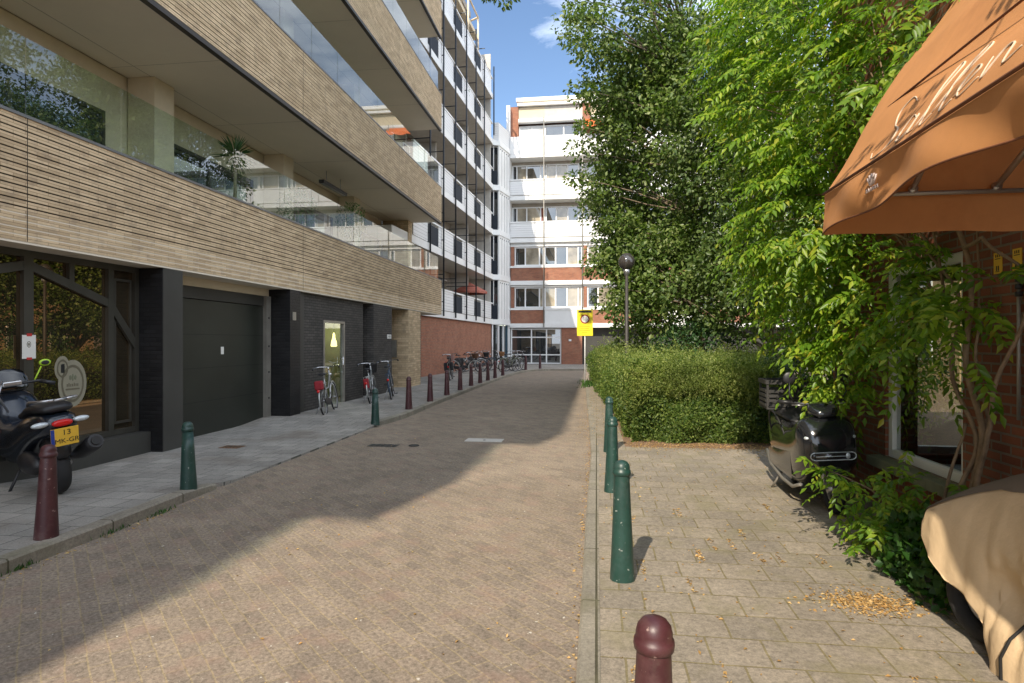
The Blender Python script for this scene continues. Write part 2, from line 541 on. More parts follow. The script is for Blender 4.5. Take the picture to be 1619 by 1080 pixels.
m_redlens = M('red_lens', (0.55, 0.012, 0.012), 0.15, var=0.1)
m_clearlens = M('clear_lens', (0.55, 0.60, 0.62), 0.1, 0.2, var=0.2, scale=30)
m_yellow = M('yellow_plate', (0.78, 0.48, 0.05), 0.45, var=0.05)
m_signyellow = M('sign_yellow', (0.80, 0.66, 0.02), 0.45, var=0.05)
m_plateblue = M('plate_blue', (0.02, 0.05, 0.28), 0.45)
m_ink = M('black_ink', (0.012, 0.012, 0.012), 0.6)
m_paper = M('white_paper', (0.72, 0.71, 0.67), 0.8, var=0.03)
m_red = M('red_tape', (0.50, 0.03, 0.03), 0.5)
m_decal = M('frosted_decal', (0.27, 0.25, 0.18), 0.7, var=0.06)
m_decaldark = M('decal_ring', (0.13, 0.115, 0.075), 0.6)
m_orange = M('orange_canvas', (0.52, 0.20, 0.055), 0.85, var=0.12, scale=2.0, bmp=0.15, bscale=250)
m_orange.node_tree.nodes['Principled BSDF'].inputs['Subsurface Weight'].default_value = 0.0
m_tan = M('tan_cover_cloth', (0.60, 0.44, 0.265), 0.8, var=0.10, scale=3, bmp=0.9, bscale=7)
m_taupecloth = M('dark_taupe_cloth', (0.15, 0.115, 0.085), 0.8, var=0.1)
m_bark = M('grey_bark', (0.20, 0.155, 0.105), 0.9, var=0.35, scale=9, bmp=0.9, bscale=35)
m_vinebark = M('vine_bark', (0.23, 0.16, 0.095), 0.9, var=0.3, scale=12, bmp=0.8, bscale=45)
m_sill = M('mossy_stone_sill', (0.17, 0.18, 0.115), 0.9, var=0.3, scale=5, bmp=0.4)
m_lampglass = M('smoked_globe', (0.045, 0.04, 0.036), 0.08, var=0.1, coat=0.8)
m_poledk = M('lamp_pole_paint', (0.035, 0.03, 0.026), 0.6)
# ------------------------------------------------------------------ the ground
o = MB().add([(-400,-400,-0.03),(400,-400,-0.03),(400,400,-0.03),(-400,400,-0.03)], [(0,1,2,3)]).build('ground', m_ground); tag(o, kind='structure')
o = MB().prism([(-4.9,-40),(-0.04,-40),(-0.04,12),(-0.2,16),(-0.42,24),(-0.3,28.5),(14,28.8),(14,37),(-4.9,37)], 'xy', -0.025, 0.0).build('road', m_road); tag(o, kind='structure')

KN = [(-4.27,-40),(-4.27,4.9),(-4.30,5.7),(-4.33,6.3),(-4.34,6.62)]
KF = [(-4.36,12.05),(-4.25,12.55),(-4.20,13.4),(-4.26,16),(-4.28,20),(-4.28,24),(-4.24,28.9),(-4.08,32.5),(-3.83,34.5),(-3.35,35.55),(-2.67,36.15),(-0.9,36.42),(14,36.5)]
def zpave(y):
    def ss(a, b, v):
        t = min(1, max(0, (v-a)/(b-a))); return t*t*(3-2*t)
    return 0.10 - 0.075*ss(5.9, 7.2, y) + 0.075*ss(11.2, 12.5, y)
def kerb_strip(pl, wd, side=-1, zf=None, h=None):
    mb = MB(); P = []
    pts = [Vector((x, y, 0)) for x, y in pl]
    # resample so that the height can follow the pavement
    rs = []
    for a, b in zip(pts[:-1], pts[1:]):
        n = max(1, int((b-a).length/0.25)) if (b-a).length < 12 else 8
        rs += [a.lerp(b, i/n) for i in range(n)]
    rs.append(pts[-1])
    n = len(rs)
    for i, p in enumerate(rs):
        d = (rs[min(n-1, i+1)] - rs[max(0, i-1)]).normalized()
        nrm = Vector((-d.y, d.x, 0))*(-side)
        z = zf(p.y) if zf else h
        q = p + nrm*wd
        P += [(p.x, p.y, -0.02), (p.x, p.y, z-0.015), (p.x+nrm.x*0.015, p.y+nrm.y*0.015, z), (q.x, q.y, z), (q.x, q.y, -0.02)]
    fs = []
    for i in range(n-1):
        for k in range(4):
            fs.append((i*5+k, i*5+k+1, (i+1)*5+k+1, (i+1)*5+k))
    fs += [(0,1,2,3,4), tuple((n-1)*5+k for k in (4,3,2,1,0))]
    return mb.add(P, fs)
mb = kerb_strip(KN, 0.13, -1, lambda y: zpave(y)+0.006)
o = mb.build('kerb', m_kerb); tag(o, kind='structure')
mb = kerb_strip(KF, 0.13, -1, lambda y: zpave(y)+0.006)
o = mb.build('kerb', m_kerb); tag(o, kind='structure')
def xedge(y):
    pl = KN + KF[:-2]
    for (x0, y0), (x1, y1) in zip(pl[:-1], pl[1:]):
        if y0 <= y <= y1: return x0 + (x1-x0)*(y-y0)/max(1e-6, y1-y0) - (0.13 if (y < 6.62 or y > 12.05) else 0.0)
    return pl[-1][0]
ys = [-40, -20, 0, 2, 4] + list(np.arange(4.8, 14, 0.2)) + list(np.arange(14, 36.15, 0.5)) + [36.1]
vs = []; fs = []
for y in ys:
    z = zpave(y); x = xedge(y)
    vs += [(-10, y, z), (x, y, z), (x, y, -0.02)]
for i in range(len(ys)-1):
    a = i*3; fs += [(a, a+1, a+4, a+3), (a+1, a+2, a+5, a+4)]
mb = MB().add(vs, fs)
mb.prism([(-10,36.1),(-2.8,36.1),(-2.6,36.28),(-0.9,36.55),(14,36.63),(14,46),(-10,46)], 'xy', -0.02, 0.1)
o = mb.build('left_pavement', m_tile_left); tag(o, kind='structure')

KR = [(-0.1,-12),(-0.1,6),(-0.08,9.3),(-0.18,14),(-0.36,21),(-0.42,24.3)]
o = kerb_strip(KR, 0.12, 1, None, 0.045).build('kerb', m_kerb); tag(o, kind='structure')
o = MB().prism([(0.02,-12),(6,-12),(6,9.95),(0.45,9.95),(0.40,14),(0.15,21),(0.0,24.3),(-0.30,24.3),(-0.24,21),(-0.06,14),(0.04,9.3),(0.02,6)], 'xy', -0.02, 0.04).build('right_pavement', m_tile); tag(o, kind='structure')
o = MB().prism([(0.45,9.95),(14,9.95),(14,28.5),(-0.3,28.5),(-0.3,24.3),(0.0,24.3),(0.15,21),(0.40,14)], 'xy', -0.02, 0.035).build('planting_soil', m_soil); tag(o, kind='structure')

# ------------------------------------------------------------------ left building: brick balcony bands
BASE = (-6.5, 7.0, 0)
LB = thing('apartment_building', 'modern apartment building with long sand coloured brick balcony bands and glass balustrades', 'building', BASE)
Y0, Y1 = -11.3, 25.6
bands = [(2.83, 18), (6.75, 18), (10.67, 18), (14.59, 18), (18.51, 14)]
for bi, (z0, n) in enumerate(bands):
    z1 = z0 + 0.08*n
    mb = MB()
    mb.box((-6.87, Y0+0.014, z0+0.003), (-6.511, Y1-0.014, z1-0.004))
    core = mb.build('balcony_band', m_joint, LB, True)
    mb = MB()
    for i in range(n):
        a = z0 + i*0.08 + 0.018; b = z0 + (i+1)*0.08
        mb.box((-6.56, Y0, a), (-6.5, Y1, b))
        mb.box((-8.88, Y1-0.06, a), (-6.561, Y1, b))
        mb.box((-8.88, Y0, a), (-6.561, Y0+0.06, b))
    f = mb.build('brick_facing', m_brick_long, core, True)
    mb = MB()
    for yy in (-7.3, -.5, 6.32, 13.1, 19.9): mb.box((-6.5005, yy, z0+.02), (-6.498, yy+.009, z1-.001))
    mb.build('movement_joint', m_joint, core, True)
    cp = bx('coping', (-6.90, Y0-0.01, z1), (-6.485, Y1+0.01, z1+0.035), m_coping, core)
    if bi > 0:
        bx('lip', (-6.60, Y0-0.004, z0-0.075), (-6.494, Y1+0.004, z0+0.002), m_bandlip, core)
    mb = MB(); mb.box((-8.89, Y0+0.07, z0-0.01), (-6.62 if bi else -6.505, Y1-0.07, z0+0.40))
    so = mb.build('soffit', m_soffit, LB, True)
    mb = MB()
    for yy in np.arange(Y0+3, Y1, 3.1):
        mb.box((-8.85, yy, z0-0.0125), (-6.66, yy+0.006, z0-0.009))
    mb.box((-8.40, Y0+.1, z0-0.0125), (-8.39, Y1-.1, z0-0.009))
    mb.build('panel_joint', m_taupe, so, True)
    if bi < 4:
        mb = MB(); y = Y0+0.05
        while y < Y1-0.1:
            ye = min(y+1.46, Y1-0.03)
            mb.box((-6.66, y, z1+0.036), (-6.645, ye, z1+1.0)); y += 1.475
        mb.build('balustrade', m_balglass, LB, True)
        for yy in (10.75, 15.65, 20.55, 5.85, 0.95):
            bx('column', (-8.88, yy, z0+0.41), (-8.32, yy+0.55, z0+3.905), m_beige, LB)
        wl = bx('wall', (-9.3, -9.2, z0+0.41), (-8.9, 24.9, z0+3.90), m_beige, LB)
        for k in range(7):
            ya = -8.2 + k*4.9 - 0.05; yb = ya + 3.7
            if yb > 24.8: yb = 24.5
            if yb - ya < 1: continue
            mb = MB(); za, zb = z0+0.5, z0+3.05
            for a, b in ((ya, ya+0.07), (yb-0.07, yb), ((ya+yb)/2-0.035, (ya+yb)/2+0.035)):
                mb.box((-8.897, a, za), (-8.83, b, zb))
            mb.box((-8.897, ya+0.071, zb-0.07), (-8.832, yb-0.071, zb)); mb.box((-8.897, ya+0.071, za), (-8.832, yb-0.071, za+0.07))
            wf = mb.build('window', m_frame_br, LB, True)
            bx('pane', (-8.895, ya+0.072, za+0.072), (-8.865, yb-0.072, zb-0.072), m_curtain if k in (1, 6) else m_darkglass, wf)
# end pier of level one and upper core
bx('brick_pier', (-8.85, 24.95, 4.31), (-7.75, 25.45, 6.74), m_brick_long, LB)
bx('rear_wall', (-19, -9.2, 0.0), (-9.3, 25.6, 19.5), m_beige, LB)
# ground floor masses
mb = MB()
mb.box((-9.295, -11.2, -0.02), (-7.12, 14.2, 2.80)); mb.box((-9.295, 14.2, -0.02), (-8.3, 17.0, 2.80)); mb.box((-9.295, 17.0, -0.02), (-7.52, 19.2, 2.80))
mb.box((-9.295, 19.2, -0.02), (-8.0, 25.5, 2.80))
mb.build('ground_floor_wall', m_charcoal, LB, True)
# shop window
mb = MB()
GX = -6.92
def vbar(y0, y1, z0, z1): mb.box((-6.985, y0, z0), (-6.90, y1, z1))
vbar(-9, -8.9, .34, 2.82); 
for y in (-6, -3, 0, 2.4, 4.6): vbar(y, y+0.1, .34, 2.735)
vbar(6.67, 6.80, .42, 2.735); vbar(7.99, 8.09, .42, 2.735); vbar(8.505, 8.585, .34, 2.82)
mb.box((-6.985, -8.9, 2.735), (-6.902, 8.505, 2.82)); mb.box((-6.985, -8.9, .34), (-6.902, 8.505, .42))
mb.box((-6.983, 7.33, 2.44), (-6.904, 7.41, 2.735))
SW = mb.build('shop_window', m_frame_br, LB, True)
mb = MB()
pl = [(4.65, 2.02), (5.6, 2.36), (6.74, 2.645), (8.03, 2.24), (8.55, 1.62)]
for (a, za), (b, zb) in zip(pl[:-1], pl[1:]):
    d = Vector((0, b-a, zb-za)); n = Vector((0, -d.z, d.y)).normalized()
    c = Vector((-6.925, (a+b)/2, (za+zb)/2))
    mb.obox(c, d, n, d.length/2, 0.055, 0.022)
mb.build('diagonal_bar', m_frame_br, SW, True)
bx('pane', (-6.975, -8.9, .42), (-6.955, 8.505, 2.735), m_shopglass, SW)
mb = MB(); y0, y1, z0, z1 = 8.13, 8.47, .50, 2.62
mb.box((-6.954, y0, z0), (-6.93, y0+.035, z1)); mb.box((-6.954, y1-.035, z0), (-6.93, y1, z1))
mb.box((-6.954, y0+.035, z0), (-6.931, y1-.035, z0+.035)); mb.box((-6.954, y0+.035, z1-.035), (-6.931, y1-.035, z1))
mb.build('inner_frame', m_frame_br, SW, True)
bx('plinth', (-7.0, -9, -0.01), (-6.70, 8.58, .335), m_charcoal, LB)
# round frosted emblem on the shop window
def disc(y, z, r0, r1, x, seg=40, ky=0.72):
    mb = MB(); vs = []; fs = []
    for k in range(seg):
        a = 2*math.pi*k/seg
        for r in (r0, r1):
            for xx in (x, x+0.0015):
                vs.append((xx, y+ky*r*math.cos(a), z+r*math.sin(a)))
    for k in range(seg):
        k2 = (k+1) % seg; A = k*4; B = k2*4
        fs += [(A, A+2, B+2, B), (A+1, B+1, B+3, A+3), (A+2, A+3, B+3, B+2), (A, B, B+1, A+1)]
    return mb.add(vs, fs)
mb = disc(7.27, 1.345, 0.0, .165, -6.9525)
d1 = mb.build('decal', m_decal, SW, True, fix=True)
mb = disc(7.43, 1.14, 0.0, .315, -6.951); mb.build('decal_disc', m_decal, d1, True)
mb = disc(7.27, 1.345, .095, .12, -6.949); mb.build('decal_ring', m_decaldark, d1, True)
mb = disc(7.43, 1.14, .215, .25, -6.9485); mb.build('decal_ring', m_decaldark, d1, True)
mb = MB(); mb.box((-6.949, 7.245, 1.29), (-6.947, 7.265, 1.40)); mb.box((-6.949, 7.265, 1.285), (-6.947, 7.30, 1.405))
mb.build('decal_mark', m_ink, d1, True)
mb = MB(); mb.box((-6.948, 7.32, 1.055), (-6.9465, 7.54, 1.075))
for k in range(7): mb.box((-6.948, 7.335+k*.028, 1.10), (-6.9465, 7.35+k*.028, 1.135+.012*(k % 3 == 1)))
mb.build('decal_lettering', m_decaldark, d1, True)
mb = MB()
for k in range(3): mb.ell((-6.947, 7.39+k*.04, 1.22), (.001, .018, .035+.015*(k == 1)), 10, 6)
mb.build('decal_leaf', m_sill, d1, True)

# notice taped to the glass
NT = thing('paper_notice', 'white paper notice with a round stamp held by red tape on the dark shop window', 'notice', (-6.94, 6.73, 1.49))
bx('sheet', (-6.898, 6.64, 1.49), (-6.895, 6.825, 1.78), m_paper, NT)
mb = MB(); mb.box((-6.8945, 6.70, 1.765), (-6.892, 6.77, 1.80)); mb.box((-6.8945, 6.70, 1.475), (-6.892, 6.77, 1.505)); mb.build('tape', m_red, NT, True)
mb = disc(6.73, 1.665, .03, .038, -6.8945); mb.box((-6.8945, 6.72, 1.65), (-6.893, 6.74, 1.68)); mb.build('stamp', m_decaldark, NT, True)

# pillars, garage door, walls
bx('pillar', (-7.11, 8.6, -0.01), (-6.51, 9.05, 2.815), m_charcoal, LB)
bx('pillar_cladding', (-6.915, 8.588, -0.01), (-6.515, 8.6, 2.812), m_blackbrick, LB)
gd = bx('garage_door', (-7.1, 9.06, .0), (-7.0, 12.3, 2.44), m_garage, LB)
mb = MB(); mb.box((-7.1, 9.06, 2.455), (-6.985, 12.3, 2.66)); mb.box((-7.0, 9.06, 0), (-6.93, 9.18, 2.44)); mb.build('door_frame', m_charcoal, gd, True)
mb = MB()
for z in (.62, 1.22, 1.82): mb.box((-7.0, 9.19, z), (-6.997, 12.29, z+.012))
mb.build('panel_groove', m_ink, gd, True)
bx('sticker', (-7.0, 10.81, 1.46), (-6.996, 10.90, 1.60), m_paper, gd)
bx('lintel', (-7.1, 9.06, 2.665), (-6.97, 12.48, 2.818), m_beige, LB)
pj = bx('door_jamb', (-7.1, 12.3, -.01), (-6.92, 12.48, 2.66), m_galv, LB)
mb = MB()
for z in (.5, 1.05, 1.6, 2.2): mb.obox((-6.918, 12.39, z), (0,1,0), (0,0,1), .018, .018, .006)
mb.build('jamb_bolt', m_ink, pj, True)
bx('pillar', (-7.11, 12.52, -.01), (-6.505, 12.98, 2.815), m_blackbrick, LB)
bx('intercom_plate', (-6.505, 12.62, 2.16), (-6.49, 12.76, 2.34), m_galv, LB)
bx('grey_pilaster', (-7.11, 12.981, -.01), (-6.60, 13.35, 2.815), m_charcoal, LB)
mb = MB(); X1 = -6.62
mb.box((-7.11, 13.36, -.01), (X1, 14.38, 2.815)); mb.box((-6.74, 15.68, -.01), (X1, 17.0, 2.815)); mb.box((-7.11, 14.38, 2.23), (X1, 15.68, 2.815))
mb.build('brick_wall', m_greybrick, LB, True)
bx('dark_recess', (-7.5, 17.0, -.01), (-7.05, 17.55, 2.81), m_blackbrick, LB)
bx('grey_pier', (-7.51, 17.55, -.01), (-6.51, 19.2, 2.815), m_greybrick, LB)
bx('number_plate', (-6.51, 18.74, 1.79), (-6.495, 19.10, 1.92), m_paper, LB)
text_obj('house_number', '4-10', .10, m_ink, LB, Matrix.Translation((-6.494+6.5, 18.92-7.0, 1.855)) @ Matrix.Rotation(R(90), 4, 'Z') @ Matrix.Rotation(R(90), 4, 'X'), .001)
# glass lobby door with lit pendant behind
gdr = MB()
y0, y1, z0, z1 = 14.39, 15.67, .0, 2.225
for a, b in ((y0, y0+.06), (y1-.06, y1)): gdr.box((-6.70, a, z0), (-6.60, b, z1))
gdr.box((-6.70, y0+.06, z1-.06), (-6.601, y1-.06, z1)); gdr.box((-6.70, y0+.06, z0), (-6.601, y1-.06, .07))
GD = gdr.build('glass_door', m_galv, LB, True)
bx('pane', (-6.665, y0+.06, .07), (-6.655, y1-.06, z1-.06), m_balglass, GD)
mb = MB(); mb.tube([(-6.58, 15.5, .85), (-6.58, 15.5, 1.3)], .014, 8); mb.tube([(-6.655, 15.5, .9), (-6.58, 15.5, .9)], .008, 6); mb.tube([(-6.655, 15.5, 1.25), (-6.58, 15.5, 1.25)], .008, 6)
mb.build('handle', m_chrome, GD, True)
mb = MB(); mb.box((-8.29, 14.21, 0.02), (-8.25, 16.99, 2.6)); mb.box((-8.25, 14.21, 0.02), (-7.12, 14.25, 2.6)); mb.box((-8.25, 16.92, 0.02), (-6.76, 16.98, 2.6)); mb.box((-8.25, 14.25, 2.45), (-6.76, 16.92, 2.5)); mb.box((-8.25, 14.25, 0.02), (-6.76, 16.92, .06))
mb.build('lobby_wall', M('lobby_olive_wall', (0.27, 0.27, 0.15), .6), LB, True)
lp = thing('pendant_lamp', 'lit yellow pendant lamp hanging inside the glass lobby door', 'lamp', (-7.12, 16.15, 1.56))
MB().lathe([(.015, .38), (.03, .34), (.035, .25), (.075, .12), (.085, .02), (.06, 0)], 14).build('lamp_shade', emitM('lamp_glow', (1.0, 0.74, 0.30), 2.2), lp)
MB().tube([(0, 0, .38), (0, 0, .9)], .006, 6).build('cord', m_ink, lp)
ld = bpy.data.lights.new('lobby_light', 'POINT'); ld.energy = 15; ld.color = (1, .86, .58); ld.shadow_soft_size = .12
lo = bpy.data.objects.new('lobby_light', ld); COL.objects.link(lo); lo.location = (-0.3, 0.1, .55); lo.parent = lp
# entry recess and sand brick pier
ent = bx('entrance_door', (-7.52, 19.25, 0), (-7.46, 20.9, 2.6), m_frame_br, LB)
bx('pane', (-7.46, 19.55, .25), (-7.45, 20.6, 2.4), m_darkglass, ent)
bx('letterbox', (-7.14, 20.90, 1.15), (-6.92, 20.955, 1.75), m_galv, LB)
mb = MB()
for i in range(35):
    mb.box((-7.9, 20.96, i*.08+.01), (-6.505, 22.45, (i+1)*.08))
mb.box((-7.88, 20.975, 0), (-6.52, 22.435, 2.8))
mb.build('brick_pier', m_brick_long, LB, True)

# ------------------------------------------------------------------ white flat wing with access balconies
A = Vector((-7.75, 26.0, 0)); B = Vector((-6.95, 41.0, 0))
WD = (B-A).normalized(); WN = Vector((WD.y, -WD.x, 0))     # along, and towards the street
WG = thing('balcony_wing', 'tall white apartment wing with ribbed balcony parapets and slate panels above a red brick wall', 'building', A)
def wp(s, off, z): return A + WD*s + WN*off + Vector((0, 0, z))
def wbox(mb, s0, s1, o0, o1, z0, z1):
    p = [wp(s0,o0,z0), wp(s1,o0,z0), wp(s1,o1,z0), wp(s0,o1,z0), wp(s0,o0,z1), wp(s1,o0,z1), wp(s1,o1,z1), wp(s0,o1,z1)]
    return mb.add(p, [(3,2,1,0),(4,5,6,7),(0,1,5,4),(1,2,6,5),(2,3,7,6),(3,0,4,7)])
L = 15.25
S0 = -0.3
pole_s = [1.7, 3.78, 5.92, 8.12, 10.30, 12.44]
mb = MB(); wbox(mb, 0.9, L, -0.9, -0.10, -.02, 2.87); mb.build('brick_wall', m_redbrick, WG, True)
mb = MB(); wbox(mb, 0.25, 0.88, -0.9, -0.06, -.02, 2.87); mb.build('dark_door', M('oxblood_door', (.05, .018, .014), .5), WG, True)
mb = MB(); mb.tube([wp(L+.02, -.02, 0), wp(L+.02, -.02, 2.85)], .05, 10); mb.build('downpipe', m_white2, WG, True)
mb = MB(); wbox(mb, -3.0, L, -9, -1.82, 2.9, 20.9); mb.build('rear_wall', m_taupe, WG, True)
bounds = [S0, 1.7, 3.78, 5.92, 8.12, 10.30, 12.44, L-.35]
NF = 6
for k in range(NF):
    z = 2.9 + 3.03*k
    mb = MB(); wbox(mb, S0-2.5, L, -1.8, 0.0, z-.02, z+.30)
    sl = mb.build('balcony_slab', m_concrete, WG, True)
    mb = MB(); wbox(mb, S0-2.5, L, 0.002, 0.03, z-.03, z+.31); mb.build('slab_edge', m_white, sl, True)
    for j in range(len(bounds)-1):
        a, b = bounds[j], bounds[j+1]
        kind = (j % 2 == 0)
        if kind:
            mb = MB(); wbox(mb, a+.03, b-.03, -.06, -.01, z+.36, z+1.32)
            mb.build('parapet_panel', m_ribbed, WG, True)
        else:
            mb = MB(); wbox(mb, a+.06, b-.5, -.07, -.02, z+.34, z+1.22)
            g = mb.build('slate_panel', m_darkpanel, WG, True)
            mb = MB(); wbox(mb, b-.48, b-.03, -.06, -.01, z+.36, z+1.32)
            mb.build('white_post_panel', m_ribbed, g, True)
    mb = MB(); wbox(mb, S0, L, -.09, .02, z+1.33, z+1.41); mb.build('handrail', m_white, WG, True)
    mb = MB()
    for s in pole_s:
        wbox(mb, s-.02, s+.02, -1.75, .14, z+2.08, z+2.12)
        wbox(mb, s-.02, s+.02, .0, .14, z+.75, z+.79)
    mb.build('strut', m_steel_dk, WG, True)
    # doors and windows along the gallery
    for j in range(7):
        s = S0 + .3 + j*2.16
        mb = MB(); wbox(mb, s, s+.95, -1.817, -1.78, z+.31, z+2.55); f = mb.build('gallery_door', (m_beige, m_charcoal, m_taupe)[(j+k) % 3], WG, True)
        mb = MB(); wbox(mb, s+1.05, s+1.95, -1.817, -1.77, z+1.15, z+2.5); f = mb.build('gallery_window', m_white2, WG, True)
        mb = MB(); wbox(mb, s+1.11, s+1.89, -1.769, -1.765, z+1.21, z+2.44); mb.build('pane', m_winglass if (j+k) % 2 else m_curtain, f, True)
    if k < NF-1:
        mb = MB()
        for s in (5.0, 11.4): wbox(mb, s, s+.1, -1.815, -.7, z+.31, z+2.98)
        mb.build('partition', m_concrete, WG, True)
for s in pole_s:
    mb = MB(); top = 19.4 if s > 12 else 20.3
    mb.tube([wp(s, .10, 2.95), wp(s, .10, top)], .042, 8); mb.build('balcony_pole', m_steel_dk, WG, True)
mb = MB(); mb.tube([wp(L-.05, .10, 15.6), wp(L-.05, .10, 20.2)], .045, 8); mb.build('aerial_pole', m_steel_dk, WG, True)
# roof storey
zt = 2.9 + 3.03*NF
mb = MB(); wbox(mb, S0-2.5, L-2.4, -2.6, -.4, 20.9, 21.15); mb.build('roof_canopy', m_beige, WG, True)
mb = MB(); wbox(mb, S0-2.5, L-2.0, -3.2, -1.0, 22.6, 22.95); mb.build('roof', m_taupe, WG, True)
mb = MB(); wbox(mb, S0-2.5, L-4.5, -5.2, -1.7, 21.15, 22.6); mb.build('penthouse_wall', m_taupe, WG, True)
m_cream = M('cream_timber', (.68, .56, .40), .6)
mb = MB()
for s in (9.6, 12.0):
    mb.tube([wp(s, -.2, 19.4), wp(s, -.2, 21.9)], .06, 6); mb.tube([wp(s, -.2, 21.9), wp(s+1.2, -1.2, 22.3)], .06, 6)
mb.tube([wp(9.6, -.2, 21.9), wp(12.0, -.2, 21.9)], .06, 6)
mb.build('pergola', m_cream, WG, True)
for k in range(NF):
    mb = MB(); wbox(mb, L-.12, L-.02, -1.8, -.12, 2.9+3.03*k+.31, 2.9+3.03*k+3.0); mb.build('end_wall', m_concrete, WG, True)
def gallery_plant(s, o, z, label):
    t = thing('potted_plant', label, 'plant', wp(s, o, z))
    MB().lathe([(0, 0), (.13, 0), (.17, .34), (.15, .34), (0, .30)], 14).build('pot', m_charcoal, t)
    return t
GP = [(gallery_plant(9.0, -.35, 15.32, 'bushy plant in a pot on a high white gallery of the wing')), (gallery_plant(2.6, -.35, 9.26, 'bushy plant in a pot on the white gallery beside the end of the brick bands'))]
# red parasol on the first gallery
PR = thing('parasol', 'faded red parasol opened on the lowest white balcony above the brick wall', 'parasol', wp(11.9, -.75, 3.25))
MB().tube([(0,0,0),(0,0,2.05)], .025, 8).build('pole', m_alu, PR)
mb = MB(); vs = [(0,0,2.15)]; n = 8
for k in range(n): a = 2*math.pi*k/n; vs.append((1.15*math.cos(a), 1.15*math.sin(a), 1.55))
for k in range(n): a = 2*math.pi*k/n; vs.append((1.15*math.cos(a), 1.15*math.sin(a), 1.42))
fs = [(0, 1+k, 1+(k+1) % n) for k in range(n)] + [(1+k, 1+n+k, 1+n+(k+1) % n, 1+(k+1) % n) for k in range(n)]
MB().add(vs, fs).build('canopy', M('faded_red_canvas', (.40, .13, .09), .85), PR)

# ------------------------------------------------------------------ white stair tower in the corner
TW = thing('stair_tower', 'narrow white panelled stair tower in the corner between the two white facades', 'building', (-6.5, 42, 0))
P0 = Vector((-6.94, 41.25, 0)); P1 = Vector((-6.52, 41.5, 0)); P2 = Vector((-6.10, 43.55, 0)); P3 = Vector((-9.5, 43.55, 0)); P4 = Vector((-9.5, 41.25, 0))
for k in range(5):
    z = 2.9 + 3.03*k
    mb = MB(); q = [(p.x, p.y) for p in (P0, P1, P2, P3, P4)]
    mb.prism([(p.x+(.05 if i in (1, 2) else 0), p.y) for i, p in enumerate((P0, P1, P2, P3, P4))], 'xy', z-.05, z+.30); mb.build('landing_slab', m_white, TW, True)
    if k == 4: break
    d = (P2-P1).normalized(); n = Vector((d.y, -d.x, 0))
    mb = MB(); mb.obox((P1+P2)/2 - n*.07 + Vector((0,0,z+1.665)), d, (0,0,1), (P2-P1).length/2-.01, 1.355, .05); mb.build('side_panel', m_white, TW, True)
    mb = MB()
    for q in (.25, .5, .75):
        p = P1.lerp(P2, q) - n*.015 + Vector((0, 0, z+1.6)); mb.obox(p, d, (0,0,1), .006, 1.25, .006)
    for q in (.12, .3, .5, .7, .88):
        p = P1.lerp(P2, q) - n*.012 + Vector((0, 0, z+2.8)); mb.obox(p, d, (0,0,1), .05, .03, .012)
    mb.build('panel_joint', m_steel_dk, TW, True)
    mb = MB()
    mb.box((-7.4, 41.9, z+.3), (-6.7, 42.0, z+2.97)); f = mb.build('landing_door', m_darkpanel, TW, True)
    mb = MB(); mb.box((-6.95, 41.885, z+.5), (-6.75, 41.9, z+2.5)); mb.build('pane', m_winglass, f, True)
    mb = MB(); mb.box((-6.98, 41.33, z+.31), (-6.66, 41.36, z+1.25)); mb.build('slate_panel', m_darkpanel, TW, True)
    mb = MB(); mb.box((-6.93, 41.42, z+.3), (-6.88, 41.47, z+2.97)); mb.build('post', m_white2, TW, True)
mb = MB(); d = (P2-P1).normalized(); n = Vector((d.y, -d.x, 0))
mb.obox((P1+P2)/2 - n*.07 + Vector((0,0,15.32+.62)), d, (0,0,1), (P2-P1).length/2-.01, .6, .03); mb.box((-6.93, 41.36, 15.33), (-6.55, 41.40, 16.5))
mb.build('roof_railing', m_ribbed, TW, True)
mb = MB(); mb.box((-9.4, 41.3, 0), (-6.96, 43.5, 2.84)); mb.build('ground_wall', m_charcoal, TW, True)
mb = MB()
for p in (P1.lerp(P2, .03), P1.lerp(P2, .48), P1.lerp(P2, .97)): mb.box((p.x-.13, p.y-.05, 0), (p.x-.03, p.y+.05, 2.85))
mb.build('white_post', m_white2, TW, True)
p = P1.lerp(P2, .75); bx('blue_post', (p.x-.12, p.y-.06, 0), (p.x+.02, p.y+.06, 2.84), M('petrol_paint', (.02, .06, .09), .4), TW)
mb = MB(); mb.obox((P1+P2)/2 - n*.3 + Vector((0,0,1.4)), d, (0,0,1), 1.0, 1.4, .02); mb.build('pane', m_winglass, TW, True)

# ------------------------------------------------------------------ white apartment block that closes the street
FB = thing('closing_block', 'white apartment block with brick parapets closing the end of the street behind the trees', 'building', (-6.1, 43.6, 0))
FY = 43.6
NB = 8; BW = 2.70
bxs = [-6.10 + 2.43] + [-3.67 + BW*i for i in range(1, NB)]
edges = [-6.10] + bxs
XR = edges[-1]
bx('rear_wall', (-6.1, 45.0, 0), (XR, 53, 18.6), m_redbrick, FB)
bx('end_wall', (-6.35, FY+.05, 0), (-6.105, 45.0, 18.5), m_white, FB)
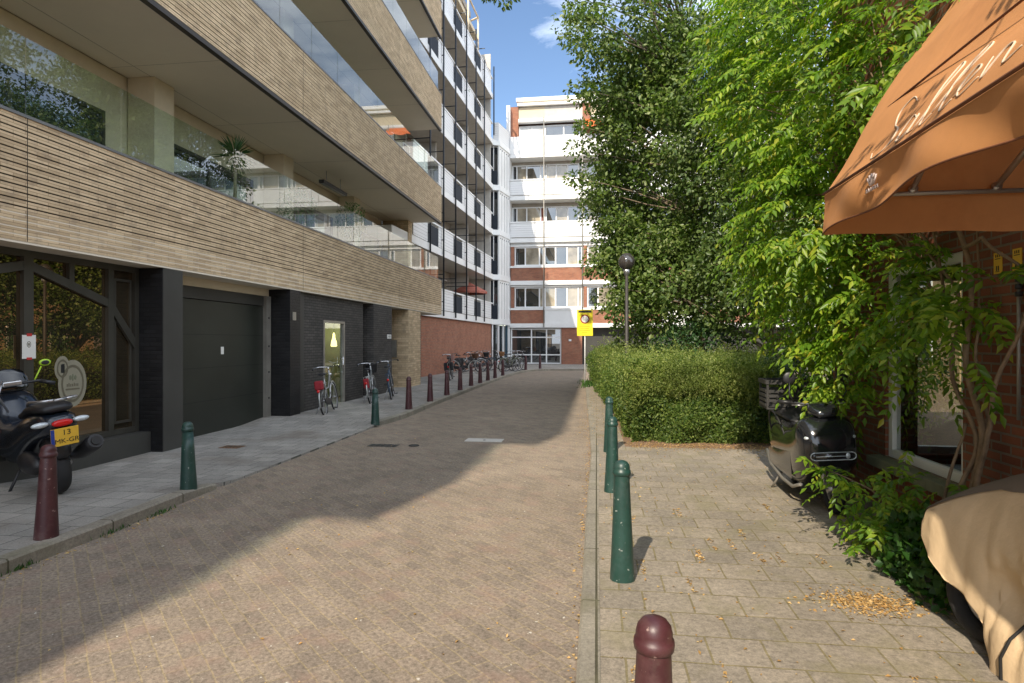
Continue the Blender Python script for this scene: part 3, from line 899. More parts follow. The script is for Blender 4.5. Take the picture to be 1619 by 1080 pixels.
# ground floor
mb = MB()
for a, b in ((-2.45, -1.0),): mb.box((a, FY+.1, 0), (b, 44.98, 2.66))
mb.build('brick_pier', m_redbrick, FB, True)
mb = MB(); mb.box((-1.0, 44.3, 0), (XR, 44.98, 2.66)); mb.build('undercroft_wall', m_charcoal, FB, True)
gw = MB()
for x in (-6.05, -4.62, -3.55, -2.55): gw.box((x, FY+.2, .12), (x+.09, FY+.3, 2.62))
for a, b in ((-5.96, -4.62), (-4.53, -3.55), (-3.46, -2.55)):
    for z in (.12, .72, 1.96): gw.box((a, FY+.2, z), (b, FY+.3, z+.08))
    gw.box((a, FY+.2, 2.54), (b, FY+.3, 2.62))
GW = gw.build('lobby_window', m_white2, FB, True)
bx('pane', (-6.04, FY+.24, .14), (-2.5, FY+.26, 2.6), m_winglass, GW)
bx('plinth', (-6.05, FY+.15, 0), (-2.46, FY+.32, .118), m_charcoal, FB)
bx('wall_lamp', (-1.93, FY+.02, 1.72), (-1.75, FY+.1, 1.86), m_white2, FB)
levels = [  # z of slab, parapet height, window z range, recess
    (2.68, 3.93, 4.10, 5.55, .25), (5.70, 6.92, 7.08, 8.42, .25), (8.72, 10.2, 10.25, 11.45, 1.15), (11.72, 13.2, 13.25, 14.5, 1.15)]
for li, (zs, zp, w0, w1, rec) in enumerate(levels):
    mb = MB(); mb.box((-6.1, FY, zs), (XR, 44.99, zs+.30)); mb.build('floor_slab', m_white, FB, True)
    for i in range(NB):
        a, b = edges[i], edges[i+1]
        if li < 2:
            mt = m_redbrick if (li == 1 or i % 3 != 1) else m_white
            mb = MB(); mb.box((a+.05, FY+.06, zs+.301), (b-.03, FY+.18, zp)); mb.build('parapet', mt, FB, True)
            mb = MB(); mb.box((a, FY+.02, zp), (b, FY+.3, zp+.14)); mb.build('window_sill', m_white, FB, True)
            top = levels[li+1][0]
            mb = MB(); mb.box((a+.02, FY+.3, w1+.02), (b-.02, FY+.6, top)); mb.box((a+.02, FY+.14, w1+.02), (b-.02, FY+.3, w1+.12)); mb.build('lintel', m_white, FB, True)
        else:
            mb = MB(); mb.box((a+.02, FY+.03, zs+.36), (b-.02, FY+.10, zp-.12)); mb.build('parapet', m_ribbed if i < 1 else m_white, FB, True)
            mb = MB(); mb.box((a, FY+.0, zp-.09), (b, FY+.14, zp)); mb.build('handrail', m_white, FB, True)
            bx('back_wall', (a, FY+rec, zs+.30), (b, FY+rec+.1, w0), m_taupe, FB); bx('back_wall', (a, FY+rec, w1), (b, FY+rec+.1, zs+2.99), m_taupe, FB)
        # one window strip per bay
        yy = FY+rec
        mb = MB()
        splits = [a+.06, a+.36, a+.36+.72, b-.34, b-.06] if i % 2 == 0 else [a+.06, a+.80, a+1.62, b-.30, b-.06]
        mb.box((a+.03, yy, w0), (b-.03, yy+.10, w0+.08)); mb.box((a+.03, yy, w1-.08), (b-.03, yy+.10, w1))
        for q in splits: mb.box((q-.045, yy, w0+.08), (q+.045, yy+.10, w1-.08))
        wf = mb.build('window', m_white2, FB, True)
        for q in range(4):
            c = (i*7 + li*5 + q*3) % 9
            mt = m_curtain if c in (0, 2, 4, 7) else (m_redcurtain if (li == 2 and i == 0 and q >= 1) else m_winglass)
            mb = MB(); mb.box((splits[q]+.046, yy+.05, w0+.081), (splits[q+1]-.046, yy+.06, w1-.081)); mb.build('pane', mt, wf, True)
        if li < 2 and i % 2 == 0:
            mb = MB(); mb.box((a+.06, FY+.12, w0), (a+.30, FY+.24, w1)); mb.build('brick_mullion', m_redbrick, wf, True)
# fifth floor
zs = 14.72
mb = MB(); mb.box((-6.1, FY, zs), (XR, 44.99, zs+.26)); mb.build('floor_slab', m_white, FB, True)
for i in range(NB):
    a, b = edges[i], edges[i+1]
    mb = MB(); mb.box((a+.01, FY+.02, zs+.28), (b-.01, FY+.14, zs+1.50)); mb.build('parapet', m_white, FB, True)
    yy = FY+.75
    if i % 2 == 0:
        mb = MB(); mb.box((a-.0, FY+.55, zs+.27), (a+.55, 44.98, 18.55)); mb.build('brick_side_wall', m_redbrick, FB, True)
    mb = MB(); x0 = a+.56 if i % 2 == 0 else a
    for q in (x0, (x0+b)/2-.04, b-.08): mb.box((q, yy, zs+.3), (q+.08, yy+.1, 17.2))
    mb.box((x0+.081, yy+.001, 17.1), (b-.081, yy+.1, 17.2))
    wf = mb.build('window', m_white2, FB, True)
    mb = MB(); mb.box((x0+.02, yy+.04, zs+.3), (b-.02, yy+.05, 17.1)); mb.build('pane', glassM('net_curtained_glass', None, (1,1,1), 1.6, 'dark', (.55,.55,.52), floor=.05) if i == 0 else m_winglass, wf, True)
    mb = MB(); mb.tube([(x0, FY+.5, 17.45), (b, FY+.5, 17.45)], .19, 12); mb.build('awning_box', m_white, FB, True)
    mb = MB(); mb.box((x0, FY+.62, 17.55), (b, FY+.68, 18.5)); mb.build('rolled_screen', m_beige if i != 1 else m_concrete, FB, True)
mb = MB(); mb.box((-5.6, FY+.35, 18.55), (XR, 45.5, 18.72)); mb.build('roof_gutter', m_white, FB, True)
mb = MB(); mb.box((-5.3, FY+1.0, 18.73), (XR, 47, 19.05)); mb.build('roof_fascia', m_beige, FB, True)
mb = MB(); mb.box((-5.75, FY+.8, 19.05), (XR, 48, 19.28)); mb.build('roof', m_white, FB, True)
for x in edges[1:4]:
    mb = MB(); mb.tube([(x, FY-.08, 2.7), (x, FY-.08, 17.5)], .038, 8); mb.build('downpipe', m_galv, FB, True)
mb = MB(); mb.grid(lambda u, v: (-.85+2.75*u, 43.9-1.0*v, 17.35-.75*v-.12*abs(math.sin(u*9))*v), 18, 4); mb.build('orange_awning', M('bright_orange_canvas', (.62, .13, .025), .8), FB, True)

# ------------------------------------------------------------------ houses across the gardens, seen in the shop window
def gable_house(x, y, w, d, h, roof, wall, label):
    t = thing('gabled_house', label, 'house', (x, y, 0))
    mb = MB(); mb.box((0, 0, -.02), (d, w, h)); mb.prism([(0, h), (w, h), (w/2, h+roof)], 'yz', .0, d); mb.build('wall', wall, t)
    mb = MB()
    mb.prism([(-.35, h-.2), (w/2, h+roof+.12), (w/2, h+roof+.35), (-.35, h+.05)], 'yz', -.3, d+.3)
    mb.prism([(w+.35, h-.2), (w/2, h+roof+.12), (w/2, h+roof+.35), (w+.35, h+.05)], 'yz', -.3, d+.3)
    mb.build('roof', m_roof, t)
    for fz in (1.0, 3.7, 6.3):
        if fz+1.6 > h+roof*.55: break
        for k in range(2 if fz < h-1 else 1):
            yy = w*(k+1)/3-.5 if fz < h-1 else w/2-.5
            mb = MB(); mb.box((-.05, yy, fz), (0, yy+1.0, fz+1.5)); f = mb.build('window', m_white2, t)
            mb = MB(); mb.box((-.06, yy+.08, fz+.08), (-.051, yy+.92, fz+1.42)); mb.build('pane', m_winglass, f)
m_roof = M('roof_tile', (.17, .075, .05), .8, var=.25, scale=6)
gable_house(13, 30.0, 6.5, 8, 6.0, 3.2, m_concrete, 'pale rendered gabled house beyond the gardens, nearest the street end')
gable_house(12, 22.5, 6.5, 8, 6.4, 3.4, M('ochre_render', (.50, .34, .19), .85, var=.1), 'ochre rendered gabled house beyond the gardens with a tiled roof')
gable_house(13.5, 15.0, 6.5, 8, 5.6, 3.0, m_beige, 'beige rendered gabled house beyond the gardens, closest to the brick house')
# ------------------------------------------------------------------ brick house on the right
BH = thing('brick_house', 'brown brick house under the wisteria with a low white framed window', 'building', (2.85, 4, 0))
HW = 2.85; HT = 6.4
mb = MB()
WY0, WY1, WZ0, WZ1 = 5.30, 6.62, .56, 2.42
mb.box((HW, -8, -.02), (HW+.3, WY0, HT)); mb.box((HW, WY1, -.02), (HW+.3, 8.0, HT)); mb.box((HW, WY0, -.02), (HW+.3, WY1, WZ0)); mb.box((HW, WY0, WZ1), (HW+.3, WY1, HT))
mb.box((HW+.3, 7.7, -.02), (3.3, 8.0, HT)); mb.box((5.3, 7.7, -.02), (9.5, 8.0, HT)); mb.box((3.3, 7.7, -.02), (5.3, 8.0, .4)); mb.box((3.3, 7.7, 2.42), (5.3, 8.0, HT))
mb.box((9.2, -8, -.02), (9.5, 7.7, HT)); mb.box((HW+.3, -8, -.02), (9.2, -7.7, HT))
mb.build('wall', m_brownbrick, BH, True)
bx('floor', (HW+.3, -7.7, 0), (9.2, 7.7, .3), m_taupe, BH)
bx('inner_wall', (HW+.3, 2.0, .3), (9.2, 2.1, 3.0), m_taupe, BH)
bx('ceiling', (HW+.3, -7.7, 2.95), (9.2, 7.7, 3.1), m_beige, BH)
bx('roof', (HW-.15, -8.2, HT), (9.7, 8.2, HT+.25), m_charcoal, BH)
mb = MB(); x0, x1 = HW+.03, HW+.11
mb.box((x0, WY0, WZ0), (x1, WY0+.08, WZ1)); mb.box((x0, WY1-.08, WZ0), (x1, WY1, WZ1)); mb.box((x0, WY0+.08, WZ0), (x1, WY1-.08, WZ0+.08)); mb.box((x0, WY0+.08, WZ1-.08), (x1, WY1-.08, WZ1))
HWIN = mb.build('window', m_white2, BH, True, .006)
bx('pane', (HW+.07, WY0+.08, WZ0+.08), (HW+.076, WY1-.08, WZ1-.08), glassM('house_glass', (.75, .8, .78), ior=1.6, floor=.22), HWIN)
bx('sill', (HW-.13, WY0-.12, WZ0-.10), (HW+.029, WY1+.12, WZ0-.004), m_sill, HWIN, bevel=.008)
mb = MB(); mb.box((3.3, 7.8, .4), (3.38, 7.88, 2.42)); mb.box((5.22, 7.8, .4), (5.3, 7.88, 2.42)); mb.box((3.38, 7.8, .4), (5.22, 7.88, .48)); mb.box((4.3, 7.8, .48), (4.36, 7.88, 2.42))
mb.build('window', m_white2, BH, True)
YS = [(4.86, 2.26, 'yellow enamel utility sign on the brick wall, the one nearer the window'), (4.655, 2.26, 'yellow enamel utility sign on the brick wall directly above the small grey valve')]
for y, z, lab in YS:
    s = thing('utility_sign', lab, 'sign', (HW-.004, y, z), group='small yellow signs on the brick wall')
    bx('plate', (HW-.008, y-.045, z-.075), (HW-.002, y+.045, z+.075), m_yellow, s)
    mb = MB()
    mb.box((HW-.0095, y-.03, z+.028), (HW-.0075, y+.03, z+.033))
    for k in range(3): mb.box((HW-.0095, y-.025+k*.02, z+.042), (HW-.0075, y-.016+k*.02, z+.062))
    for k in range(2): mb.box((HW-.0095, y-.015+k*.02, z-.055), (HW-.0075, y-.004+k*.02, z-.02))
    mb.box((HW-.0095, y-.02, z-.062), (HW-.0075, y+.022, z-.058))
    mb.build('sign_marks', m_ink, s, True)
vl = thing('gas_valve', 'small grey pipe valve on the brick wall below the yellow signs', 'valve', (HW-.03, 4.60, 2.07))
MB().tube([(0,0,-.9),(0,0,.08)], .012, 8).build('pipe', m_galv, vl)
mb = MB()
for z in (.05, 0, -.05): mb.lathe([(.0, z+.018), (.022, z+.016), (.022, z-.016), (0, z-.018)], 12)
mb.build('collar', m_black, vl)

# awning
AW = thing('awning', 'faded orange canvas awning with white script lettering over the brick house front', 'awning', (1.38, 2.5, 2.35))
prof = [(1.38, 2.59), (1.50, 2.80), (1.64, 3.02), (1.815, 3.36), (2.11, 3.73), (2.45, 4.04), (2.84, 4.32)]
def pr(t):
    x = t*(len(prof)-1); i = min(len(prof)-2, int(x)); f = x-i
    return (prof[i][0]*(1-f)+prof[i+1][0]*f, prof[i][1]*(1-f)+prof[i+1][1]*f)
AY0, AY1 = .6, 4.0
def topf(u, v):
    x, z = pr(v); y = AY1+(AY0-AY1)*u
    s = .018*math.sin(v*14)*math.sin(u*9+v*3) + .035*math.sin(math.pi*u)*math.sin(math.pi*v)
    return (x+s*.8, y, z-s*.5)
m_or2 = M('orange_canvas_cloth', (.54, .245, .085), .85, var=.16, scale=1.6, bmp=.12, bscale=300, dirt=(.36, .15, .055), dirt_amt=.55)
_t = m_or2.node_tree; _b = _t.nodes['Principled BSDF']; _tl = nd(_t, 'ShaderNodeBsdfTranslucent'); _tl.inputs['Color'].default_value = (.55, .13, .02, 1)
_mx = nd(_t, 'ShaderNodeMixShader'); _mx.inputs[0].default_value = .04
_t.links.new(_b.outputs[0], _mx.inputs[1]); _t.links.new(_tl.outputs[0], _mx.inputs[2]); _t.links.new(_mx.outputs[0], _t.nodes['Material Output'].inputs['Surface'])
MB().grid(topf, 60, 48).build('canvas_top', m_or2, AW, True, fix=False)
def valf(u, v):
    y = AY1+(AY0-AY1)*u
    hem = 2.35 + .05*math.sin(u*2.6) + .012*math.sin(u*21)
    z = 2.588 + (hem-2.588)*v
    x = 1.375 - .035*v*math.sin(u*17+v*1.5) - .045*v*math.sin(u*6.3+.6) + .02*math.sin(v*3.1)*math.sin(u*31) + .05*v*math.exp(-u*9)
    return (x, y, z)
MB().grid(valf, 90, 12).build('front_valance', m_or2, AW, True, fix=False)
def sidef(u, v):
    x = 1.375 + u*(2.84-1.375); z = 2.588 + (2.352-2.588)*v
    return (x+.01, AY1-.004+.012*math.sin(u*11)*v+.03*v*math.exp(-u*9), z+.004*math.sin(u*16)*v)
MB().grid(sidef, 40, 8).build('side_valance', m_or2, AW, True, fix=False)
vs = [Vector(topf(0, v/48))+Vector((.006, -.004, -.004)) for v in range(49)] + [(2.84, AY1-.004, 2.59)]
MB().add(vs, [tuple(range(len(vs)))]).build('side_gusset', m_or2, AW, True)
mb = MB(); mb.tube([(1.372, AY0, 2.598), (1.372, AY1+.005, 2.598)], .008, 6); mb.tube([(prof[2][0]-.004, AY0, prof[2][1]+.004), (prof[2][0]-.004, AY1, prof[2][1]+.004)], .006, 6)
mb.tube([valf(u/60, 1) for u in range(61)], .005, 6)
mb.build('piping', M('brown_piping', (.16, .06, .025), .8), AW, True)
mb = MB(); mb.tube([(1.42, AY1-.05, 2.575), (2.84, AY1-.05, 2.575)], .014, 8); mb.tube([(1.405, AY0, 2.57), (1.405, AY1-.06, 2.57)], .012, 8); mb.build('frame_bar', m_galv, AW, True)
for a, b in (((2.30, AY1-.06, 2.60), (1.98, 2.95, 2.72)), ((1.85, AY1-.06, 2.60), (1.62, 3.2, 2.70))):
    mb = MB(); mb.tube([a, b], .016, 8); mb.ell(a, (.028, .028, .028), 10, 6); mb.build('arm', m_alu, AW, True)
# script lettering on the slope: a runs from the far end towards the near end, b up the slope
def onslope(a, b):
    return Vector(topf((AY1-3.60+a)/(AY1-AY0), b/.252/6)) + Vector((-.43, 0, .26)).normalized()*.0025
def stroke(pts, r=.010):
    q = []
    P = [Vector((p[0], p[1], 0)) for p in pts]
    for i in range(len(P)-1):
        p0 = P[max(0, i-1)]; p1 = P[i]; p2 = P[i+1]; p3 = P[min(len(P)-1, i+2)]
        for k in range(6):
            t = k/6
            q.append(.5*((2*p1)+(-p0+p2)*t+(2*p0-5*p1+4*p2-p3)*t*t+(-p0+3*p1-3*p2+p3)*t*t*t))
    q.append(P[-1])
    n = len(q)
    return [onslope(p.x, p.y) for p in q], [r*(.55+.6*math.sin(math.pi*min(1, (i+1)/n))) for i in range(n)]
mb = MB()
for pts in ([(.30,.36),(.22,.41),(.14,.36),(.17,.28),(.25,.22),(.22,.12),(.10,.10),(.03,.16)],
            [(.46,.20),(.40,.24),(.34,.17),(.37,.10),(.44,.12),(.47,.22),(.46,.12),(.53,.11)],
            [(.53,.11),(.64,.36),(.60,.42),(.57,.30),(.60,.10),(.68,.13)],
            [(.68,.13),(.82,.37),(.78,.42),(.74,.30),(.77,.10),(.85,.12)],
            [(.86,.12),(.97,.20),(.92,.24),(.87,.17),(.92,.10),(1.02,.14)],
            [(1.04,.22),(1.06,.11),(1.12,.21),(1.18,.20),(1.19,.11),(1.27,.14)],
            [(1.52,.38),(1.40,.42),(1.32,.28),(1.40,.10),(1.54,.14)]):
    p, r = stroke(pts); mb.tube(p, [q*.45 for q in r], 6)
mb.build('script_lettering', M('cream_script', (.60, .47, .34), .7), AW, True)
mb = MB()
for k in range(5):
    a = (k-2)*.35
    q = [(1.352-.012*k*0, 3.28+.03*math.sin(a), 2.475), (1.350, 3.28+.075*math.sin(a), 2.475+.055*math.cos(a)), (1.350, 3.28+.05*math.sin(a)+.01, 2.475+.04*math.cos(a))]
    mb.tube(q, .005, 5)
for k in range(6): mb.tube([(1.346, 3.34-.024*k, 2.445), (1.346, 3.34-.024*k-.012, 2.462), (1.346, 3.34-.024*k-.016, 2.445)], .0035, 5)
mb.build('emblem', M('pale_emblem', (.62, .50, .45), .7), AW, True)
# ------------------------------------------------------------------ vegetation
def unit(a):
    return a/np.maximum(1e-9, np.linalg.norm(a, axis=-1, keepdims=True))

def leaf_mesh(name, P, D, N, Ls, Ws, mat, parent=None, fold=.18, curl=.12):
    n = len(P)
    D = unit(D); S = unit(np.cross(D, N)); N = np.cross(S, D)
    Ls = np.asarray(Ls).reshape(-1, 1)*np.ones((n, 1)); Ws = np.asarray(Ws).reshape(-1, 1)*np.ones((n, 1))
    tip = P + D*Ls - N*Ls*curl
    mid = P + D*Ls*.45 + N*Ws*fold
    V = np.stack([P, mid + S*Ws*.5, tip, mid - S*Ws*.5], 1).reshape(-1, 3)
    idx = np.arange(n)[:, None]*4
    F = np.concatenate([idx+[0, 3, 2], idx+[0, 2, 1]], 1).reshape(-1)
    me = bpy.data.meshes.new(name)
    me.vertices.add(n*4); me.vertices.foreach_set('co', V.astype(np.float32).ravel())
    me.loops.add(n*6); me.loops.foreach_set('vertex_index', F.astype(np.int32))
    me.polygons.add(n*2)
    me.polygons.foreach_set('loop_start', (np.arange(n*2)*3).astype(np.int32))
    me.polygons.foreach_set('loop_total', np.full(n*2, 3, dtype=np.int32))
    me.update(); me.validate()
    return link_mesh(name, me, mat, parent, parent is not None)

def ball(n):
    d = unit(rng.normal(size=(n, 3)))
    return d*rng.random((n, 1))**(1/3)

def clump_leaves(C, r, n, flat=.75):
    q = ball(n)*r; q[:, 2] *= flat
    P = C + q
    D = unit(q) * .7 + rng.normal(size=(n, 3))*.55 + np.array([0, 0, -.25])
    N = np.array([-.1, -.45, .7]) + rng.normal(size=(n, 3))*.7 + unit(q)*.35
    return P, D, N

def crown_centres(ells, n, lo=.45):
    out = []
    per = [n*e[2] for e in ells]
    for (c, r, wgt), m in zip(ells, per):
        d = unit(rng.normal(size=(int(m), 3)))
        rad = lo + (1-lo)*rng.random((int(m), 1))**.6
        out.append(np.array(c) + d*rad*np.array(r)*(0.85+.3*rng.random((int(m), 1))))
    return np.concatenate(out)

def tree(name, label, base, trunk_r, ells, nclump, per, leaf, mat, extra=(), group=None, top=None, cr=(.42, .78)):
    t = thing(name, label, 'tree', base, group=group)
    b = Vector(base)
    C = crown_centres(ells, nclump)
    C = np.array([c for c in C if c[2] > 1.9])
    if len(extra): C = np.concatenate([C, np.array(extra)])
    c0 = Vector(ells[0][0]); top = top or (c0.z + ells[0][1][2]*.8)
    spine = [b + Vector((0, 0, -.1))]
    for k in range(1, 9):
        f = k/8
        spine.append(Vector((b.x+(c0.x-b.x)*f*f*.9+.08*math.sin(k*1.7), b.y+(c0.y-b.y)*f*f*.9+.07*math.cos(k*2.1), top*f)))
    mb = MB(); mb.tube(spine, [trunk_r*(1.25 if k == 0 else 1)*(1-.85*k/8) for k in range(9)], 10)
    sp = np.array([tuple(s) for s in spine])
    for i, c in enumerate(C):
        if i % 2 and i < len(C)-len(extra): continue
        if c[0] < -1.0: continue
        d = np.linalg.norm(sp[1:] + np.array([0, 0, .0]) - (c - np.array([0, 0, 1.0])), axis=1)
        j = int(np.argmin(d))+1
        a = Vector(sp[j]); e = Vector(c)
        m = a.lerp(e, .5) + Vector((random.uniform(-.12, .12), random.uniform(-.12, .12), random.uniform(-.05, .25)))
        mb.tube([a, a.lerp(m, .5)+Vector((0, 0, .05)), m, m.lerp(e, .5)+Vector((0, 0, .04)), e], [trunk_r*.30, trunk_r*.24, trunk_r*.17, trunk_r*.11, .006], 5, cap=False)
    mb.build('trunk', m_bark, t, True)
    PP = []; DD = []; NN = []
    for i, c in enumerate(C):
        r = random.uniform(*cr) if i < len(C)-len(extra) else random.uniform(.22, .40)
        n = int(per*random.uniform(.6, 1.3)*(1 if i < len(C)-len(extra) else .45))
        P, D, N = clump_leaves(c, r, n)
        PP.append(P); DD.append(D); NN.append(N)
    P = np.concatenate(PP); D = np.concatenate(DD); N = np.concatenate(NN)
    L = leaf*(.7+.6*rng.random(len(P)))
    leaf_mesh('crown', P, D, N, L, L*.62, mat, t)
    return t

m_leaf_tree = leafM('elm_leaf', (.048, .092, .018), (.105, .165, .034), (.20, .25, .08), .34, .42)
m_leaf_tree2 = leafM('dark_elm_leaf', (.040, .075, .018), (.080, .130, .032), (.145, .195, .06), .3, .42)
m_leaf_wis = leafM('wisteria_leaf', (.08, .17, .015), (.165, .285, .022), (.31, .40, .042), .46, .4, (.34, .30, .03))
m_leaf_hedge = leafM('hedge_leaf', (.050, .098, .020), (.112, .178, .036), (.22, .275, .07), .4, .5)
m_leaf_sprig = leafM('hedge_sprig_leaf', (.13, .18, .042), (.22, .275, .07), (.37, .40, .14), .4, .5)
m_leaf_dark = leafM('dark_shrub_leaf', (.02, .055, .02), (.035, .085, .028), (.06, .12, .04), .25, .4)
m_leaf_plant = leafM('ground_plant_leaf', (.022, .07, .014), (.04, .11, .018), (.08, .16, .03), .35, .45)
m_litter = leafM('dry_petal', (.30, .17, .06), (.45, .27, .10), (.60, .42, .20), .2, .7)

tips = [(-2.75, 15.8, 10.72), (-2.35, 15.8, 10.62), (-2.05, 15.7, 10.85), (-1.6, 15.6, 10.8), (-.55, 15.2, 9.75), (-.25, 15.1, 9.55), (.1, 15.2, 9.6), (.35, 15.5, 9.2), (-.2, 16.2, 8.2), (-.35, 16.6, 7.4), (-.5, 17, 6.9), (-.6, 17.2, 6.2)]
TA = tree('street_tree', 'tall leafy tree behind the hedge with a pale slim trunk beside the lamp post', (2.83, 18.05, 0), .13,
     [((2.3, 18.2, 6.6), (2.5, 2.1, 4.8), .62), ((1.4, 17.9, 10.4), (2.2, 2.0, 2.8), .30), ((2.3, 17.4, 3.4), (2.5, 1.8, 1.5), .26)], 270, 190, .125, m_leaf_tree, tips, 'street trees behind the hedge')
mb = MB(); LM = [Vector(p) for p in [(2.35, 18.1, 8.6), (1.5, 17.5, 11.0), (.4, 16.8, 12.2), (-1.0, 16.2, 12.4), (-2.2, 15.85, 11.7)]]
mb.tube(LM, [.05, .04, .032, .022, .012], 7)
for q in tips[:4]: mb.tube([LM[3].lerp(LM[4], .2+.8*random.random()), Vector(q)+Vector((.1, .05, .4)), q], [.012, .008, .004], 5)
mb.build('limb', m_bark, TA, True)
tree('street_tree', 'leafy tree with darker dense crown standing behind the moped, half covered by the wisteria', (4.15, 15.6, 0), .11,
     [((4.1, 15.6, 6.6), (1.9, 1.8, 5.0), 1.0), ((4.0, 15.2, 3.0), (2.0, 1.6, 1.2), .25)], 150, 190, .12, m_leaf_tree2, (), 'street trees behind the hedge')
tree('street_tree', 'farther leafy tree behind the hedge, its crown partly hidden by the nearer tree', (1.55, 21.6, 0), .13,
     [((1.7, 21.6, 7.2), (1.9, 1.9, 5.2), 1.0)], 120, 170, .13, m_leaf_tree2, (), 'street trees behind the hedge')

# hedge: bumpy body with an outer skin of leaves
HG = thing('hedge', 'broad light green hedge with feathery top between the road and the trees', 'hedge', (1.5, 10.6, 0))
def hx0(y):
    return .52 if y < 10.9 else max(-.15, .50-.043*(y-10.5))
def hx1(y): return 3.15 if y < 12 else 3.6
def hbump(x, y, z):
    return (np.sin(x*3.1+y*2.3+1)*np.sin(y*1.7-z*3)+.6*np.sin(x*7.3-z*5+y*4.1)+.4*np.sin(y*9.1+z*8+x*2))*.085
HY0, HY1 = 10.45, 27.5
def htop(x, y): return 1.28 + .012*(y-10.5) + .13*np.sin(x*2.1+y*.9+.8) + .08*np.sin(x*5.1-y*2.2)
# dense twig body
mb = MB()
ysamp = np.linspace(HY0+.45, HY1-.3, 30); vs = []; fs = []
for y in ysamp:
    a, b = hx0(y)+.42+max(0, 11.6-y)*.45, hx1(y)-.3
    for k in range(9):
        f = k/8; vs.append((a+(b-a)*f, y, 0.0))
    for k in range(9):
        f = k/8; x = a+(b-a)*f; vs.append((x, y, float(htop(x, y))-.30-.12*abs(2*f-1)**4))
for i in range(len(ysamp)-1):
    for k in range(8):
        p = i*18+9+k; fs.append((p, p+1, p+19, p+18))
    fs += [(i*18, i*18+9, i*18+27, i*18+18), (i*18+8, i*18+26, i*18+35, i*18+17)]
fs.append(tuple([k for k in range(9)] + [9+k for k in reversed(range(9))]))
mb.add(vs, fs).build('twig_core', M('hedge_twigs', (.045, .042, .020), .95, var=.4, scale=9), HG, True)
def hedge_pts(nf, nl, nt):
    P = []; N = []
    x = rng.uniform(.45, 3.2, nf); z = rng.uniform(.02, 1.36, nf)**1.0; y = HY0 + .10*(z/1.2-.6)**2 + rng.exponential(.09, nf)
    y = y - hbump(x, y, z)*1.6 + np.clip(1.25-x, 0, 1)**2*.75 + np.clip(z-.95, 0, 1)**2*1.6
    P.append(np.stack([x, y, z], 1)); N.append(np.tile([0, -1, .25], (nf, 1)))
    y = HY0 + (HY1-HY0)*rng.random(nl)**1.9; z = rng.uniform(.02, 1.40, nl)
    xx = np.array([hx0(v) for v in y]); x = xx + .10*(z/1.2-.6)**2 + rng.exponential(.09, nl) - hbump(xx, y, z)*1.3 - .10*(y > 20) + np.clip(z-.95, 0, 1)**2*1.3
    P.append(np.stack([x, y, z], 1)); N.append(np.tile([-1, -.1, .25], (nl, 1)))
    y = HY0 + (HY1-HY0)*rng.random(nt)**1.7; a = np.array([hx0(v) for v in y]); b = np.array([hx1(v) for v in y])
    x = a + (b-a)*rng.random(nt); z = htop(x, y) - np.clip(10.95-y, 0, 1)**2*.9 - np.clip(a+.5-x, 0, 1)**2*.9 - rng.exponential(.08, nt) + hbump(x, y, y*0+1.3)
    P.append(np.stack([x, y, z], 1)); N.append(np.tile([0, 0, 1], (nt, 1)))
    return np.concatenate(P), np.concatenate(N)
P, N = hedge_pts(26000, 26000, 16000)
D = N*.35 + rng.normal(size=P.shape)*.6 + np.array([0, 0, .15])
L = .05*(.6+.8*rng.random(len(P)))*(1+.02*(P[:, 1]-10))
leaf_mesh('foliage', P, D, N+rng.normal(size=P.shape)*.6, L, L*.5, m_leaf_hedge, HG)
# long loose shoots that break the outline
nq = 420; y = HY0 + (HY1-HY0)*rng.random(nq)**2.2; a = np.array([hx0(v) for v in y]); b = np.array([hx1(v) for v in y])
x = a + (b-a)*rng.random(nq); z = htop(x, y)-.15; d0 = np.stack([rng.normal(size=nq)*.5-.1, rng.normal(size=nq)*.4-.25, np.full(nq, 1.0)], 1)
P = []; D = []; N = []
for k in range(26):
    f = (k+1)/26; p = np.stack([x, y, z], 1) + unit(d0)*(.34+.30*((x*7.3+y*3.1) % 1))[:, None]*f + np.array([-.14, -.12, -.16])*(f*f)
    P.append(p); D.append(unit(d0)*.6+rng.normal(size=(nq, 3))*.7); N.append(rng.normal(size=(nq, 3))+[0, 0, .8])
leaf_mesh('shoots', np.concatenate(P), np.concatenate(D), np.concatenate(N), np.full(nq*26, .05), np.full(nq*26, .017), m_leaf_sprig, HG)
# feathery upright sprigs, each a stem of little leaves
ns = 4200
y = HY0 - .05 + (HY1-HY0)*rng.random(ns)**1.8; a = np.array([hx0(v) for v in y]); b = np.array([hx1(v) for v in y])
x = a + (b-a)*rng.random(ns); z = htop(x, y)-.22-np.clip(10.95-y, 0, 1)**2*.8-np.clip(a+.5-x, 0, 1)**2*.8
front = rng.random(ns) < .25
y = np.where(front, HY0+.04+.1*rng.random(ns), y); x = np.where(front, rng.uniform(.55, 2.9, ns), x); z = np.where(front, rng.uniform(.7, 1.2, ns), z)
d0 = np.stack([rng.normal(size=ns)*.45-.15, rng.normal(size=ns)*.35-.2-.4*front, np.full(ns, 1.0)], 1)
P = []; D = []; N = []; Ls = []
for k in range(16):
    f = (k+1)/16
    ln = (.24+.34*rng.random(ns)**1.5)
    p = np.stack([x, y, z], 1) + unit(d0)*(ln*f)[:, None] + np.array([-.05, -.05, -.10])*(f*f)
    P.append(p); side = rng.normal(size=(ns, 3))*.6; D.append(unit(d0)*.8+side); N.append(rng.normal(size=(ns, 3))+[0, 0, .8]); Ls.append(np.full(ns, .045)*(1.1-.4*f))
leaf_mesh('sprigs', np.concatenate(P), np.concatenate(D), np.concatenate(N), np.concatenate(Ls), np.concatenate(Ls)*.36, m_leaf_sprig, HG)

